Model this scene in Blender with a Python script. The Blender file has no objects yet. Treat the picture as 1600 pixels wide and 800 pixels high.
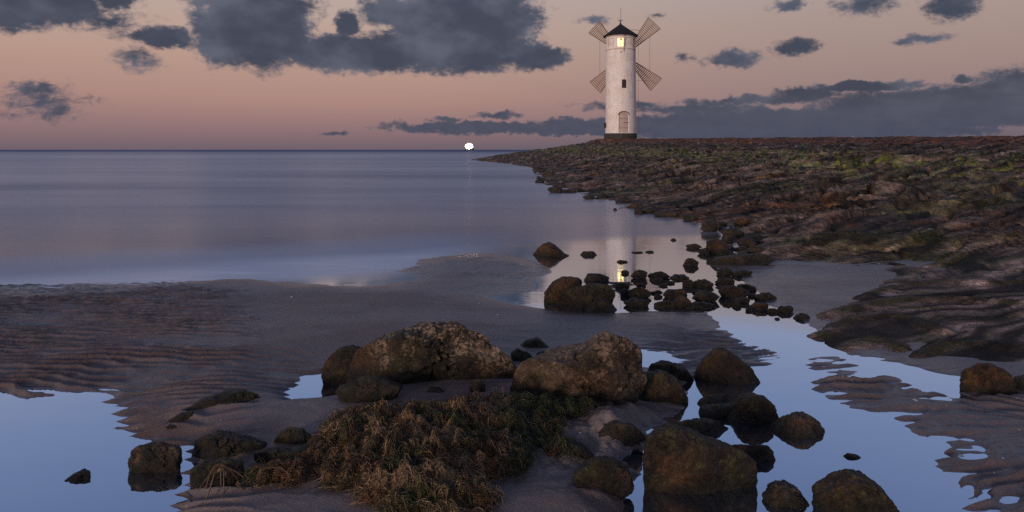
import bpy, bmesh, math, random
import numpy as np
from mathutils import Vector, Matrix

# ------------------------------------------------------------------ camera, sky, sun, exposure
SC = bpy.context.scene
COL = SC.collection
H, F, HY, CX = 0.78, 1067.0, 234.0, 800.0      # eye height, focal length in photo px, horizon row, centre column
R = math.radians

cam = bpy.data.cameras.new('camera')
cam.sensor_width = 36.0; cam.lens = 36.0 * F / 1600.0
cam.shift_y = -(400 - HY) / 1600.0
cam.clip_start = 0.05; cam.clip_end = 20000
co = bpy.data.objects.new('camera', cam); COL.objects.link(co)
co.location = (0, 0, H); co.rotation_euler = (R(90), 0, 0)
SC.camera = co

SC.view_settings.view_transform = 'Standard'
SC.view_settings.look = 'None'
SC.view_settings.exposure = 0.15
SC.view_settings.gamma = 1.0
SC.view_settings.use_curve_mapping = False
SC.render.engine = 'CYCLES'
SC.cycles.use_denoising = False
SC.cycles.max_bounces = 6
SC.cycles.sample_clamp_indirect = 4.0
SC.cycles.caustics_reflective = False
SC.cycles.caustics_refractive = False

SUN_EL, SUN_AZ = 7.0, 212.0      # low after-glow behind the camera (azimuth clockwise from +Y)

def lin(c):
    out = []
    for v in c:
        v = v / 255.0
        out.append(v / 12.92 if v <= 0.04045 else ((v + 0.055) / 1.055) ** 2.4)
    return tuple(out)

def px_dir(x, y):
    az = math.degrees(math.atan2(x - CX, F))
    el = math.degrees(math.atan2(HY - y, math.hypot(F, x - CX)))
    return az, el

class NT:
    def __init__(s, tree): s.t = tree
    def n(s, kind, ins=None, **props):
        nd = s.t.nodes.new(kind)
        for k, v in props.items(): setattr(nd, k, v)
        for k, v in (ins or {}).items():
            sock = nd.inputs[k]
            if isinstance(v, bpy.types.NodeSocket): s.t.links.new(v, sock)
            else: sock.default_value = v
        return nd
    def m(s, op, a, b=0.0, c=0.0, clamp=False):
        nd = s.n('ShaderNodeMath', {0: a, 1: b, 2: c}, operation=op); nd.use_clamp = clamp
        return nd.outputs[0]
    def mix(s, f, a, b, blend='MIX'):
        nd = s.n('ShaderNodeMix', data_type='RGBA', blend_type=blend)
        for i, v in ((0, f), (6, a), (7, b)):
            if isinstance(v, bpy.types.NodeSocket): s.t.links.new(v, nd.inputs[i])
            else: nd.inputs[i].default_value = v if i == 0 else (*v[:3], 1)
        return nd.outputs[2]
    def mr(s, v, a, b, c=0.0, d=1.0, interp='LINEAR'):
        nd = s.n('ShaderNodeMapRange', {0: v, 1: a, 2: b, 3: c, 4: d}, interpolation_type=interp)
        return nd.outputs[0]
    def noise(s, vec, scale, detail=4, rough=0.55, dist=0.0):
        ins = {'Scale': scale, 'Detail': detail, 'Roughness': rough, 'Distortion': dist}
        if vec is not None: ins['Vector'] = vec
        return s.n('ShaderNodeTexNoise', ins).outputs[0]
    def ramp(s, f, stops):
        nd = s.n('ShaderNodeValToRGB', {0: f}); e = nd.color_ramp.elements
        while len(e) > 1: e.remove(e[-1])
        e[0].position = stops[0][0]; e[0].color = (*stops[0][1], 1)
        for p, c in stops[1:]:
            q = e.new(p); q.color = (*c, 1)
        return nd.outputs[0]

def build_world():
    w = bpy.data.worlds.new('World'); SC.world = w; w.use_nodes = True
    t = w.node_tree; t.nodes.clear(); g = NT(t)
    d = g.n('ShaderNodeTexCoord').outputs['Generated']
    sep = g.n('ShaderNodeSeparateXYZ', {0: d})
    x, y, z = sep.outputs
    az = g.m('MULTIPLY', g.m('ARCTAN2', x, y), 57.29578)
    el = g.m('MULTIPLY', g.m('ARCSINE', z), 57.29578)
    azel = g.n('ShaderNodeCombineXYZ', {0: az, 1: el, 2: 0.0}).outputs[0]
    def stops(L): return [(e / 90.0, lin(c)) for e, c in L]
    left = g.ramp(g.m('DIVIDE', el, 90.0), stops([(0, (104, 91, 102)), (0.7, (119, 99, 106)), (2.2, (142, 113, 114)), (4.0, (163, 128, 121)),
        (7, (174, 143, 131)), (10, (178, 153, 142)), (12.4, (176, 157, 151)), (14, (154, 160, 182)), (19, (131, 147, 180)),
        (26, (114, 132, 170)), (40, (96, 112, 148)), (90, (66, 80, 116))]))
    right = g.ramp(g.m('DIVIDE', el, 90.0), stops([(0, (88, 86, 98)), (2.2, (122, 104, 112)), (4.0, (140, 117, 118)),
        (7, (152, 129, 125)), (10, (159, 139, 133)), (12.4, (160, 146, 143)), (14, (150, 158, 182)), (19, (131, 147, 180)),
        (26, (114, 132, 170)), (40, (96, 112, 148)), (90, (66, 80, 116))]))
    sky = g.mix(g.mr(az, -15, 28, 0, 1, 'SMOOTHSTEP'), left, right)
    # after-glow over the place where the sun went down, behind the camera
    ad = g.m('ABSOLUTE', g.m('SUBTRACT', g.m('ABSOLUTE', g.m('WRAP', g.m('SUBTRACT', az, SUN_AZ-180.0), 180.0, -180.0)), 180.0))
    gl = g.m('MULTIPLY', g.mr(ad, 85, 0, 0, 1, 'SMOOTHSTEP'), g.mr(el, 42, 0, 0, 1, 'SMOOTHSTEP'))
    sky = g.mix(1.0, sky, g.mix(gl, (0, 0, 0), (0.72, 0.45, 0.34)), 'ADD')
    # clouds: placed masses broken up by noise
    ell = [  # px centre, px radii, strength
        (345, 50, 55, 60, .9), (405, 45, 100, 72, 1.15), (400, 5, 110, 40, 1.1), (560, 85, 170, 34, 1.1), (720, 30, 150, 70, 1.25), (700, 80, 190, 42, 1.15),
        (840, 88, 60, 28, .95), (620, 20, 80, 30, .9), (545, 40, 28, 26, .8),
        (50, 2, 140, 32, 1.0), (185, 2, 48, 20, .55), (0, 22, 100, 24, .85),
        (257, 58, 56, 20, .9), (160, 30, 90, 26, .34), (212, 92, 50, 22, .36), (65, 160, 80, 30, .36), (60, 140, 60, 14, .40),
        (1232, 8, 34, 12, .6), (1142, 93, 58, 17, .6), (1242, 74, 42, 16, .62), (1072, 90, 16, 11, .5), (1350, 8, 60, 20, .5),
        (1490, 8, 50, 30, .62), (1440, 60, 55, 10, .5), (930, 32, 30, 10, .35), (1030, 25, 22, 8, .3),
        (1245, 190, 330, 24, 1.25), (1480, 168, 260, 34, 1.25), (1700, 150, 200, 50, 1.3), (1000, 195, 240, 17, 1.0), (780, 200, 230, 13, .85), (1260, 148, 60, 14, .9), (1350, 135, 110, 9, .85), (1180, 158, 170, 10, .6),
        (1090, 170, 150, 10, .65), (700, 186, 40, 7, .5), (780, 180, 60, 8, .5), (980, 165, 110, 9, .45), (1505, 125, 22, 10, .6), (520, 209, 40, 5, .35),
        (1250, 208, 330, 14, 1.0), (900, 205, 120, 10, .9)]
    warp = g.n('ShaderNodeTexNoise', {'Vector': azel, 'Scale': 0.7, 'Detail': 5.0, 'Roughness': .6})
    wv = g.n('ShaderNodeVectorMath', {0: warp.outputs[1], 1: (0.5, 0.5, 0.5)}, operation='SUBTRACT').outputs[0]
    wv = g.n('ShaderNodeVectorMath', {0: wv, 1: (2.6, 1.35, 0)}, operation='MULTIPLY').outputs[0]
    p = g.n('ShaderNodeVectorMath', {0: azel, 1: wv}, operation='ADD').outputs[0]
    fld = None
    for cx, cy, rx, ry, s in ell:
        a, e = px_dir(cx, cy); k = 57.29578 / F
        v = g.n('ShaderNodeVectorMath', {0: p, 1: (a, e, 0)}, operation='SUBTRACT').outputs[0]
        v = g.n('ShaderNodeVectorMath', {0: v, 1: (1 / (rx * k * math.cos(R(a)) ** 1), 1 / (ry * k), 0)}, operation='MULTIPLY').outputs[0]
        l = g.n('ShaderNodeVectorMath', {0: v}, operation='LENGTH').outputs[1]
        f = g.m('MULTIPLY', g.m('SUBTRACT', 1.0, l), s * 1.7)
        f = g.m('MAXIMUM', f, -1.0)
        fld = f if fld is None else g.m('SMOOTH_MAX', fld, f, 0.08)
    st = g.n('ShaderNodeVectorMath', {0: azel, 1: (0.8, 1.35, 1)}, operation='MULTIPLY').outputs[0]
    n1 = g.noise(st, 0.55, 8, 0.6, 0.4)
    n2 = g.noise(st, 1.5, 8, 0.68, 0.8)
    nn = g.m('ADD', g.m('MULTIPLY', g.m('SUBTRACT', n1, .5), .95), g.m('MULTIPLY', g.m('SUBTRACT', n2, .5), 1.05))
    dens = g.m('ADD', fld, nn)
    cov = g.m('POWER', g.mr(dens, 0.02, 0.62, 0, 1, 'SMOOTHSTEP'), .8)
    # thicker cloud higher up, beyond the frame, scattered
    n3 = g.noise(d, 2.2, 6, .55)
    high = g.m('MULTIPLY', g.mr(n3, .50, .68, 0, .55, 'SMOOTHSTEP'), g.mr(el, 24, 40, 0, 1, 'SMOOTHSTEP'))
    side = g.m('MULTIPLY', g.mr(n3, .45, .62, 0, .8, 'SMOOTHSTEP'), g.m('MULTIPLY', g.mr(g.m('ABSOLUTE', az), 44, 55), g.mr(el, 20, 8)))
    cov = g.m('MAXIMUM', cov, g.m('MAXIMUM', high, side))
    cn = g.noise(st, 0.22, 4, .5)
    body = g.mr(g.m('ADD', g.m('MULTIPLY', cn, 1.1), g.m('MULTIPLY', g.mr(dens, .1, .75, 0, 1), -.12)), .32, .66, 0, 1, 'SMOOTHSTEP')
    ccol = g.mix(body, lin((52, 60, 79)), lin((86, 91, 108)))
    lowc = g.mix(g.noise(st, .8, 3, .5), lin((56, 66, 86)), lin((76, 80, 96)))
    ccol = g.mix(g.mr(el, 2.0, 4.6, 0, 1), lowc, ccol)
    ccol = g.mix(g.mr(dens, .02, .42, 0, 1, 'SMOOTHSTEP'), lin((122, 110, 116)), ccol)
    sky = g.mix(g.m('MULTIPLY', cov, 0.97), sky, ccol)
    nis = g.n('ShaderNodeTexSky', sky_type='NISHITA', sun_disc=False, sun_elevation=R(1.0), sun_rotation=R(SUN_AZ))
    sky = g.mix(1.0, sky, g.mix(0.5, (0, 0, 0), g.mix(1.0, nis.outputs[0], (0.015, 0.015, 0.015), 'MULTIPLY')), 'ADD')
    bg = g.n('ShaderNodeBackground', {0: sky, 1: 1.0})
    out = g.n('ShaderNodeOutputWorld', {0: bg.outputs[0]})
build_world()

sl = bpy.data.lights.new('sun', 'SUN'); sl.energy = 1.7; sl.angle = R(12); sl.color = (1.0, 0.80, 0.66)
so = bpy.data.objects.new('sun', sl); COL.objects.link(so)
_dir = Vector((math.sin(R(SUN_AZ)) * math.cos(R(SUN_EL)), math.cos(R(SUN_AZ)) * math.cos(R(SUN_EL)), math.sin(R(SUN_EL))))
so.rotation_euler = _dir.to_track_quat('Z', 'Y').to_euler()

# ------------------------------------------------------------------ numpy noise
_rng = np.random.RandomState(7)
PERM = np.concatenate([_rng.permutation(256)] * 3).astype(np.int64)
G3 = np.array([[1,1,0],[-1,1,0],[1,-1,0],[-1,-1,0],[1,0,1],[-1,0,1],[1,0,-1],[-1,0,-1],[0,1,1],[0,-1,1],[0,1,-1],[0,-1,-1],[1,1,0],[-1,1,0],[0,-1,1],[0,-1,-1]], float)
def perlin3(x, y, z):
    xi = np.floor(x).astype(np.int64); yi = np.floor(y).astype(np.int64); zi = np.floor(z).astype(np.int64)
    xf, yf, zf = x - xi, y - yi, z - zi
    u = xf**3*(xf*(xf*6-15)+10); v = yf**3*(yf*(yf*6-15)+10); w = zf**3*(zf*(zf*6-15)+10)
    xi &= 255; yi &= 255; zi &= 255
    def gr(i, j, k):
        h = PERM[PERM[PERM[(xi+i) & 255] + ((yi+j) & 255)] + ((zi+k) & 255)] & 15
        g = G3[h]
        return g[..., 0]*(xf-i) + g[..., 1]*(yf-j) + g[..., 2]*(zf-k)
    L = lambda a, b, t: a + t*(b-a)
    return L(L(L(gr(0,0,0), gr(1,0,0), u), L(gr(0,1,0), gr(1,1,0), u), v), L(L(gr(0,0,1), gr(1,0,1), u), L(gr(0,1,1), gr(1,1,1), u), v), w)
def perlin2(x, y, s=0):
    xi = np.floor(x).astype(np.int64); yi = np.floor(y).astype(np.int64)
    xf, yf = x - xi, y - yi
    u = xf**3*(xf*(xf*6-15)+10); v = yf**3*(yf*(yf*6-15)+10)
    def gr(i, j):
        h = PERM[PERM[(xi+i+s*37) & 255] + ((yi+j+s*91) & 255)] * (math.pi*2/256)
        return np.cos(h)*(xf-i) + np.sin(h)*(yf-j)
    L = lambda a, b, t: a + t*(b-a)
    return L(L(gr(0,0), gr(1,0), u), L(gr(0,1), gr(1,1), u), v)*1.4
def fbm2(x, y, oct=4, s=0, gain=.5):
    a, t = 1.0, 0
    for i in range(oct):
        t = t + a*perlin2(x, y, s+i); x = x*2.03+11.3; y = y*2.03+5.7; a *= gain
    return t
def fbm3(p, oct=4, gain=.5):
    a, t = 1.0, 0; p = p.copy()
    for i in range(oct):
        t = t + a*perlin3(p[:, 0], p[:, 1], p[:, 2]); p = p*2.03+7.1; a *= gain
    return t
def sstep(a, b, x):
    t = np.clip((x-a)/(b-a), 0, 1); return t*t*(3-2*t)

def at(x, y, z=0.0):                      # where the ground plane at height z is met through a photo pixel
    Y = (H - z) * F / (y - HY); return ((x - CX)/F*Y, Y)

# ------------------------------------------------------------------ object helpers
def tag(o, label=None, cat=None, group=None, kind=None):
    for k, v in (('label', label), ('category', cat), ('group', group), ('kind', kind)):
        if v: o[k] = v
    return o
def link(name, me, mat=None, parent=None):
    o = bpy.data.objects.new(name, me); COL.objects.link(o)
    if mat is not None: me.materials.append(mat)
    if parent is not None: o.parent = parent
    return o
def np_mesh(name, V, Q, cols=None, scal=None, smooth=True):
    me = bpy.data.meshes.new(name)
    k = Q.shape[1]
    me.vertices.add(len(V)); me.vertices.foreach_set('co', V.astype(np.float32).ravel())
    me.loops.add(Q.size); me.loops.foreach_set('vertex_index', Q.astype(np.int32).ravel())
    me.polygons.add(len(Q)); me.polygons.foreach_set('loop_start', np.arange(0, Q.size, k, dtype=np.int32))
    me.polygons.foreach_set('loop_total', np.full(len(Q), k, np.int32))
    me.polygons.foreach_set('use_smooth', np.full(len(Q), smooth))
    me.update(calc_edges=True)
    if cols is not None:
        a = me.color_attributes.new('Col', 'FLOAT_COLOR', 'POINT')
        a.data.foreach_set('color', np.concatenate([cols, np.ones((len(cols), 1))], 1).astype(np.float32).ravel())
    for n, v in (scal or {}).items():
        a = me.attributes.new(n, 'FLOAT', 'POINT'); a.data.foreach_set('value', v.astype(np.float32))
    return me

def new_mat(name):
    m = bpy.data.materials.new(name); m.use_nodes = True
    m.node_tree.nodes.clear(); g = NT(m.node_tree)
    return m, g
def simple_mat(name, c, rough=.6, bump=0.0, scale=20, var=.25, metal=0.0, emit=None, estr=0):
    m, g = new_mat(name)
    tc = g.n('ShaderNodeTexCoord').outputs['Object']
    n = g.noise(tc, scale, 6, .6)
    colr = g.mix(g.mr(n, .3, .7), tuple(v*(1-var) for v in c), tuple(min(1, v*(1+var)) for v in c))
    ins = {'Base Color': colr, 'Roughness': rough, 'Metallic': metal}
    if emit: ins['Emission Color'] = (*emit, 1); ins['Emission Strength'] = estr
    if bump:
        ins['Normal'] = g.n('ShaderNodeBump', {'Height': n, 'Distance': bump, 'Strength': 1.0}).outputs[0]
    b = g.n('ShaderNodeBsdfPrincipled', ins)
    g.n('ShaderNodeOutputMaterial', {0: b.outputs[0]})
    return m

# ------------------------------------------------------------------ materials of the setting
def mat_water():
    m, g = new_mat('water')
    pos = g.n('ShaderNodeNewGeometry').outputs['Position']
    sp = g.n('ShaderNodeSeparateXYZ', {0: pos}); X, Y, Z = sp.outputs
    # calm pools near, softly moving sea farther out
    wob = g.noise(g.n('ShaderNodeVectorMath', {0: pos, 1: (.35, .9, 1)}, operation='MULTIPLY').outputs[0], 1.0, 3, .5)
    v = g.m('ADD', g.m('ADD', Y, g.m('MULTIPLY', X, -.456)), g.m('MULTIPLY', g.m('SUBTRACT', wob, .5), .7))
    sea = g.m('ADD', g.m('MULTIPLY', g.mr(v, 5.25, 5.75, 0, 1, 'SMOOTHSTEP'), .55), g.m('MULTIPLY', g.mr(v, 5.5, 12, 0, 1, 'SMOOTHSTEP'), .45))
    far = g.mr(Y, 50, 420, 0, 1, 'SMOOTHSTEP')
    st = g.n('ShaderNodeVectorMath', {0: pos, 1: (.05, .55, 1)}, operation='MULTIPLY').outputs[0]
    # broad slick bands, their size growing with distance so they stay visible over kilometres
    ly = g.m('LOGARITHM', g.m('MAXIMUM', Y, 1.0), 2.718)
    band = g.noise(g.n('ShaderNodeCombineXYZ', {0: g.m('MULTIPLY', g.m('DIVIDE', X, g.m('MAXIMUM', Y, 1)), .9), 1: g.m('MULTIPLY', ly, 3.2), 2: 3.0}).outputs[0], 1.0, 4, .55, .3)
    bf = g.mr(band, .35, .65)
    deep = g.mix(bf, (.27, .265, .285), (.46, .44, .455))
    deep = g.mix(g.mr(v, 14, 5.5, 0, 1, 'SMOOTHSTEP'), deep, (.42, .38, .41))
    milk = g.mix(sea, (.018, .022, .035), deep)
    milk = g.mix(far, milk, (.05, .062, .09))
    tint = g.mix(sea, (.75, .81, .92), g.mix(bf, (.48, .54, .64), (.64, .68, .74)))
    tint = g.mix(far, tint, (.20, .28, .44))  # darker blue far out, painted in for higher sky mirrored by ruffled water
    rough = g.m('ADD', g.m('MULTIPLY', sea, .17), g.m('ADD', g.mr(v, 3.7, 4.3, .012, .085), g.m('MULTIPLY', g.mr(X, .1, -.7, 0, .22), g.m('MULTIPLY', g.mr(v, 4.5, 4.9), g.mr(v, 6.8, 5.7)))))
    rip = g.noise(g.n('ShaderNodeVectorMath', {0: pos, 1: (.9, 3.0, 1)}, operation='MULTIPLY').outputs[0], 1.5, 3, .5)
    bmp = g.n('ShaderNodeBump', {'Height': rip, 'Distance': g.m('ADD', g.m('MULTIPLY', sea, .004), .0008), 'Strength': 1.0}).outputs[0]
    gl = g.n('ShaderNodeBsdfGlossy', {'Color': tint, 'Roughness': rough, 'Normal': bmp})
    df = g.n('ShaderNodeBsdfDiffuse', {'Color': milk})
    lw = g.n('ShaderNodeLayerWeight', {'Blend': .5}).outputs['Facing']
    fac = g.m('MULTIPLY', g.mr(lw, .2, .75, .35, .86), g.m('SUBTRACT', 1.0, g.m('MULTIPLY', g.mr(v, 5.3, 5.8, 0, 1, 'SMOOTHSTEP'), g.mr(v, 60, 8, .25, .45))))
    fb = g.noise(g.n('ShaderNodeVectorMath', {0: pos, 1: (1.2, 7.0, 1)}, operation='MULTIPLY').outputs[0], 1.0, 5, .65, .4)
    foam = g.m('MULTIPLY', g.m('MULTIPLY', g.mr(v, 4.55, 4.9), g.mr(v, 5.75, 5.3)), g.m('MULTIPLY', g.mr(X, -.1, -.8), g.mr(fb, .38, .62, .15, .75)))
    m.node_tree.links.new(g.mix(foam, milk, (.78, .80, .84)), df.inputs[0])
    fac = g.m('MULTIPLY', fac, g.m('SUBTRACT', 1.0, g.m('MULTIPLY', foam, .75)))
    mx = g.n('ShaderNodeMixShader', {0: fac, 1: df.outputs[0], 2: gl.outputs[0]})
    g.n('ShaderNodeOutputMaterial', {0: mx.outputs[0]})
    return m
def mat_sand():
    m, g = new_mat('sand')
    pos = g.n('ShaderNodeNewGeometry').outputs['Position']
    wet = g.n('ShaderNodeAttribute', attribute_name='wet').outputs['Fac']
    col = g.n('ShaderNodeAttribute', attribute_name='Col').outputs['Color']
    fine = g.noise(pos, 420, 3, .7); mid = g.noise(pos, 28, 5, .6); big = g.noise(pos, 1.3, 4, .5)
    c = g.mix(g.mr(fine, .35, .65), g.mix(1.0, col, (.50, .50, .52), 'MULTIPLY'), g.mix(1.0, col, (1.5, 1.46, 1.42), 'MULTIPLY'))
    c = g.mix(g.m('MULTIPLY', g.mr(mid, .5, .75), .35), c, g.mix(1.0, c, (.6, .55, .5), 'MULTIPLY'))
    # pale grit and broken shell
    vor = g.n('ShaderNodeTexVoronoi', {'Vector': pos, 'Scale': 46.0, 'Randomness': 1.0})
    gr = g.m('MULTIPLY', g.mr(vor.outputs['Distance'], .10, .06), g.mr(g.n('ShaderNodeSeparateColor', {0: vor.outputs['Color']}).outputs[0], .90, .92))
    c = g.mix(gr, c, (.42, .40, .38))
    c = g.mix(g.m('MULTIPLY', wet, .45), c, g.mix(1.0, c, (.45, .47, .55), 'MULTIPLY'))
    rough = g.mr(g.m('ADD', wet, g.m('MULTIPLY', g.m('SUBTRACT', big, .5), 1.1)), 0, 1, .48, .14)
    grit = g.noise(pos, 150, 4, .7)
    h = g.m('ADD', g.m('MULTIPLY', fine, .0012), g.m('ADD', g.m('MULTIPLY', mid, .005), g.m('MULTIPLY', grit, .0022)))
    h = g.m('MULTIPLY', h, g.mr(wet, 0, 1, 1, .45))
    bmp = g.n('ShaderNodeBump', {'Height': h, 'Distance': 1.0, 'Strength': .8}).outputs[0]
    b = g.n('ShaderNodeBsdfPrincipled', {'Base Color': c, 'Roughness': rough, 'IOR': 1.38, 'Normal': bmp})
    g.n('ShaderNodeOutputMaterial', {0: b.outputs[0]})
    return m
def mat_stone(name, rough=.55, scale=1.0, bump=1.0, ior=1.42):
    m, g = new_mat(name)
    pos = g.n('ShaderNodeNewGeometry').outputs['Position']
    col = g.n('ShaderNodeAttribute', attribute_name='Col').outputs['Color']
    a = g.noise(pos, 52*scale, 6, .75, .6); b_ = g.noise(pos, 210*scale, 4, .8); c_ = g.noise(pos, 12*scale, 6, .7)
    c = g.mix(g.mr(a, .3, .7), g.mix(1.0, col, (.28, .27, .25), 'MULTIPLY'), g.mix(1.0, col, (2.0, 1.9, 1.75), 'MULTIPLY'))
    c = g.mix(g.mr(b_, .50, .66), c, g.mix(1.0, c, (2.5, 2.2, 1.9), 'MULTIPLY'))
    c = g.mix(g.m('MULTIPLY', g.mr(c_, .48, .60), .85), c, g.mix(1.0, c, (.35, .36, .28), 'MULTIPLY'))
    h = g.m('ADD', g.m('MULTIPLY', a, .014/scale), g.m('ADD', g.m('MULTIPLY', b_, .005/scale), g.m('MULTIPLY', c_, .03/scale)))
    bmp = g.n('ShaderNodeBump', {'Height': h, 'Distance': bump, 'Strength': .9}).outputs[0]
    rr = g.mr(a, .3, .7, rough-.14, rough+.2)
    b = g.n('ShaderNodeBsdfPrincipled', {'Base Color': c, 'Roughness': rr, 'IOR': ior, 'Normal': bmp})
    g.n('ShaderNodeOutputMaterial', {0: b.outputs[0]})
    return m
M_WATER, M_SAND = mat_water(), mat_sand()
M_ROCK = mat_stone('wet_rock'); M_EMB = mat_stone('embankment_stone', .7, .45, 1.0, 1.25)

# ------------------------------------------------------------------ ground heights
foot_y = [-6, 0, 1.5, 2.27, 2.55, 2.72, 2.9, 3.38, 3.6, 4.04, 4.5, 4.8, 5.0, 5.3, 5.9, 6.35, 7.5, 8.2, 10.3, 12.6, 16, 20, 30, 38, 46, 52, 58, 64, 72]
foot_x = [4.6, 3.2, 2.5, 1.78, 1.48, 1.30, 1.32, 1.46, 1.84, 2.04, 2.2, 1.89, 1.55, 1.74, 2.05, 2.08, 1.97, 1.61, 1.54, 1.18, .75, .84, .95, -.1, -1.9, -2.9, -3.0, -2.0, 3.0]
def pw(pts): return np.array([at(x, y) for x, y in pts])
WATER_POLYS = [
    pw([(-3500, 560), (-500, 468), (0, 444), (120, 443), (230, 438), (330, 428), (420, 420), (470, 424), (520, 434), (570, 445), (606, 438), (590, 424), (640, 416), (650, 405), (720, 397), (790, 397), (845, 408),
        (872, 424), (842, 438), (845, 452), (800, 461), (770, 466), (800, 474), (850, 480), (900, 488), (985, 487), (1010, 484), (1115, 486), (1135, 505), (1160, 535), (1205, 550), (1235, 560), (1180, 575),
        (1150, 590), (1080, 595), (1075, 640), (1040, 665), (1010, 690), (1000, 740), (985, 760), (985, 790), (975, 960), (1560, 960), (1522, 850), (1500, 800), (1512, 770), (1450, 725), (1475, 692), (1385, 672), (1395, 650), (1330, 640), (1275, 620),
        (1262, 580), (1262, 560), (1310, 556), (1370, 580), (1430, 604), (1500, 620), (1504, 592), (1440, 578), (1360, 562), (1312, 550), (1292, 532), (1258, 506), (1228, 488), (1185, 478), (1180, 462), (1160, 450), (1150, 430), (1108, 414), (1170, 404),
        (1190, 385), (1240, 365), (1300, 320), (1100, 285), (1000, 262), (900, 248), (2000, 242), (2000, 238), (-9000, 238), (-9000, 600)]),
    pw([(-900, 605), (0, 622), (70, 615), (150, 620), (168, 650), (205, 682), (225, 700), (285, 698), (298, 730), (290, 765), (270, 800), (200, 880), (-900, 900)]),
    pw([(450, 612), (478, 590), (512, 586), (530, 625), (470, 632)]),
    pw([(1003, 549), (1035, 552), (1051, 560), (1012, 572)]),
]
def poly_sd(px, py, P):        # signed distance, positive inside
    d2 = np.full(px.shape, 1e9); inside = np.zeros(px.shape, bool)
    n = len(P)
    for i in range(n):
        ax, ay = P[i]; bx, by = P[(i+1) % n]
        ex, ey = bx-ax, by-ay; L = ex*ex+ey*ey+1e-12
        t = np.clip(((px-ax)*ex+(py-ay)*ey)/L, 0, 1)
        d2 = np.minimum(d2, (px-ax-t*ex)**2+(py-ay-t*ey)**2)
        c = (ay > py) != (by > py)
        if by != ay: inside ^= c & (px < ex*(py-ay)/(by-ay)+ax)
    d = np.sqrt(d2); return np.where(inside, d, -d)
def line_d(px, py, P):
    d2 = np.full(px.shape, 1e9)
    for i in range(len(P)-1):
        ax, ay = P[i]; bx, by = P[i+1]; ex, ey = bx-ax, by-ay
        t = np.clip(((px-ax)*ex+(py-ay)*ey)/(ex*ex+ey*ey), 0, 1)
        d2 = np.minimum(d2, (px-ax-t*ex)**2+(py-ay-t*ey)**2)
    return np.sqrt(d2)

def sand_height(X, Y):
    near = Y < 14
    z = np.full(X.shape, -.3)
    x, y = X[near], Y[near]
    k = np.clip(y/3, .5, 2)
    wx = x + .035*k*perlin2(x*5/k, y*5/k, 3) ; wy = y + .03*k*perlin2(x*4/k, y*6/k, 4)
    sd = np.maximum.reduce([poly_sd(wx, wy, P) for P in WATER_POLYS])
    yy = np.maximum(y, .3); PX = CX + x/yy*F; PY = HY + H*F/yy
    sc = np.clip(y*.17, .16, 1.0)
    b = np.where(sd < 0, .026*(1-np.exp(sd/sc)) , -.03*(1-np.exp(-sd/sc)))
    b = np.where(sd > 0, b - .12*sstep(.5, 3, sd), b)
    # photo-pixel position of the point where it lies, to say which stretch of beach is rippled
    left = sstep(470, 250, PX)*sstep(425, 470, PY)
    mid = np.exp(-((PX-1130)/130)**2-((PY-560)/50)**2)*.9 + np.exp(-((PX-1330)/90)**2-((PY-590)/45)**2)
    mid = np.maximum(mid, .55*np.exp(-((PX-470)/60)**2-((PY-610)/50)**2))
    mid = np.maximum(mid, .4*np.exp(-((PX-740)/120)**2-((PY-425)/25)**2))
    rt = sstep(1270, 1400, PX)*sstep(590, 630, PY)
    # ripple trains
    w1 = .16*perlin2(x*1.1, y*1.1, 5) + .055*perlin2(x*4.5, y*6, 6) + .02*perlin2(x*11, y*14, 7)
    ph = (y + .05*x + .7*w1)/.052
    pr = lambda t: 1.2-2*np.abs(np.sin(np.pi*t))**.85
    amp = .55 + .9*np.clip(perlin2(x*2.1+4, y*4.2, 8)+.3, -.3, 1)
    r = .0052*pr(ph)*(left*1.9+.12)*amp
    ph2 = (y - .06*x + .12*perlin2(x*1.8, y*2.2, 9) + .05*perlin2(x*6, y*8, 10))/.062
    r += .0080*pr(ph2)*mid*amp
    ph3 = (y + .06*x + .26*perlin2(x*2.6, y*2.0, 12) + .06*perlin2(x*8, y*8, 13))/.075
    r += .0055*pr(ph3)*rt*(.2+1.3*np.clip(perlin2(x*3.3+9, y*5, 15)+.35, 0, 1))
    r += .0024*fbm2(x*7, y*18, 3, 14)*(.55+left+mid+rt)
    r += .011*np.clip(perlin2(x*3.6, y*24, 16)+.12*perlin2(x*16, y*50, 17), -.35, 1)*np.maximum(np.maximum(mid, rt), .8*np.exp(-((PX-60)/160)**2-((PY-635)/35)**2))
    # the smooth sand flat in the middle is a little higher
    b += .022*np.exp(-((x+.4)/.9)**2-((y-3.0)/.8)**2) * (sd < 0) * np.clip(-sd/.4, 0, 1)
    # sand banked up around the boulders in the foreground
    def hump(cx, cy, rx, ry, h):
        ax, ay = at(cx, cy); return h*np.exp(-((x-ax)/rx)**2-((y-ay)/ry)**2)
    hm_ = sstep(.0, -.10, sd)
    b += hm_*(hump(690, 640, .42, .26, .035) + hump(960, 675, .17, .14, .05) + hump(430, 660, .30, .2, .03) + hump(560, 800, .4, .3, .02) + hump(960, 800, .22, .10, .03)) - .012*sstep(-.03, .03, sd)
    b -= .016*np.exp(-((PX-330)/330)**2-((PY-(428+.02*(PX-330)))/13)**2)
    b += (.030*fbm2(x*8, y*8, 5, 20, .6)-.012*np.abs(perlin2(x*6+3, y*10, 25)))*np.exp(-((PX-940)/120)**2-((PY-710)/70)**2)
    # foot of the embankment: rough sandy ledges
    z[near] = b + r + .007*fbm2(x*2.0, y*3.6, 3, 30)*np.clip(-sd/.3, 0, 1)
    return z

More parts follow.
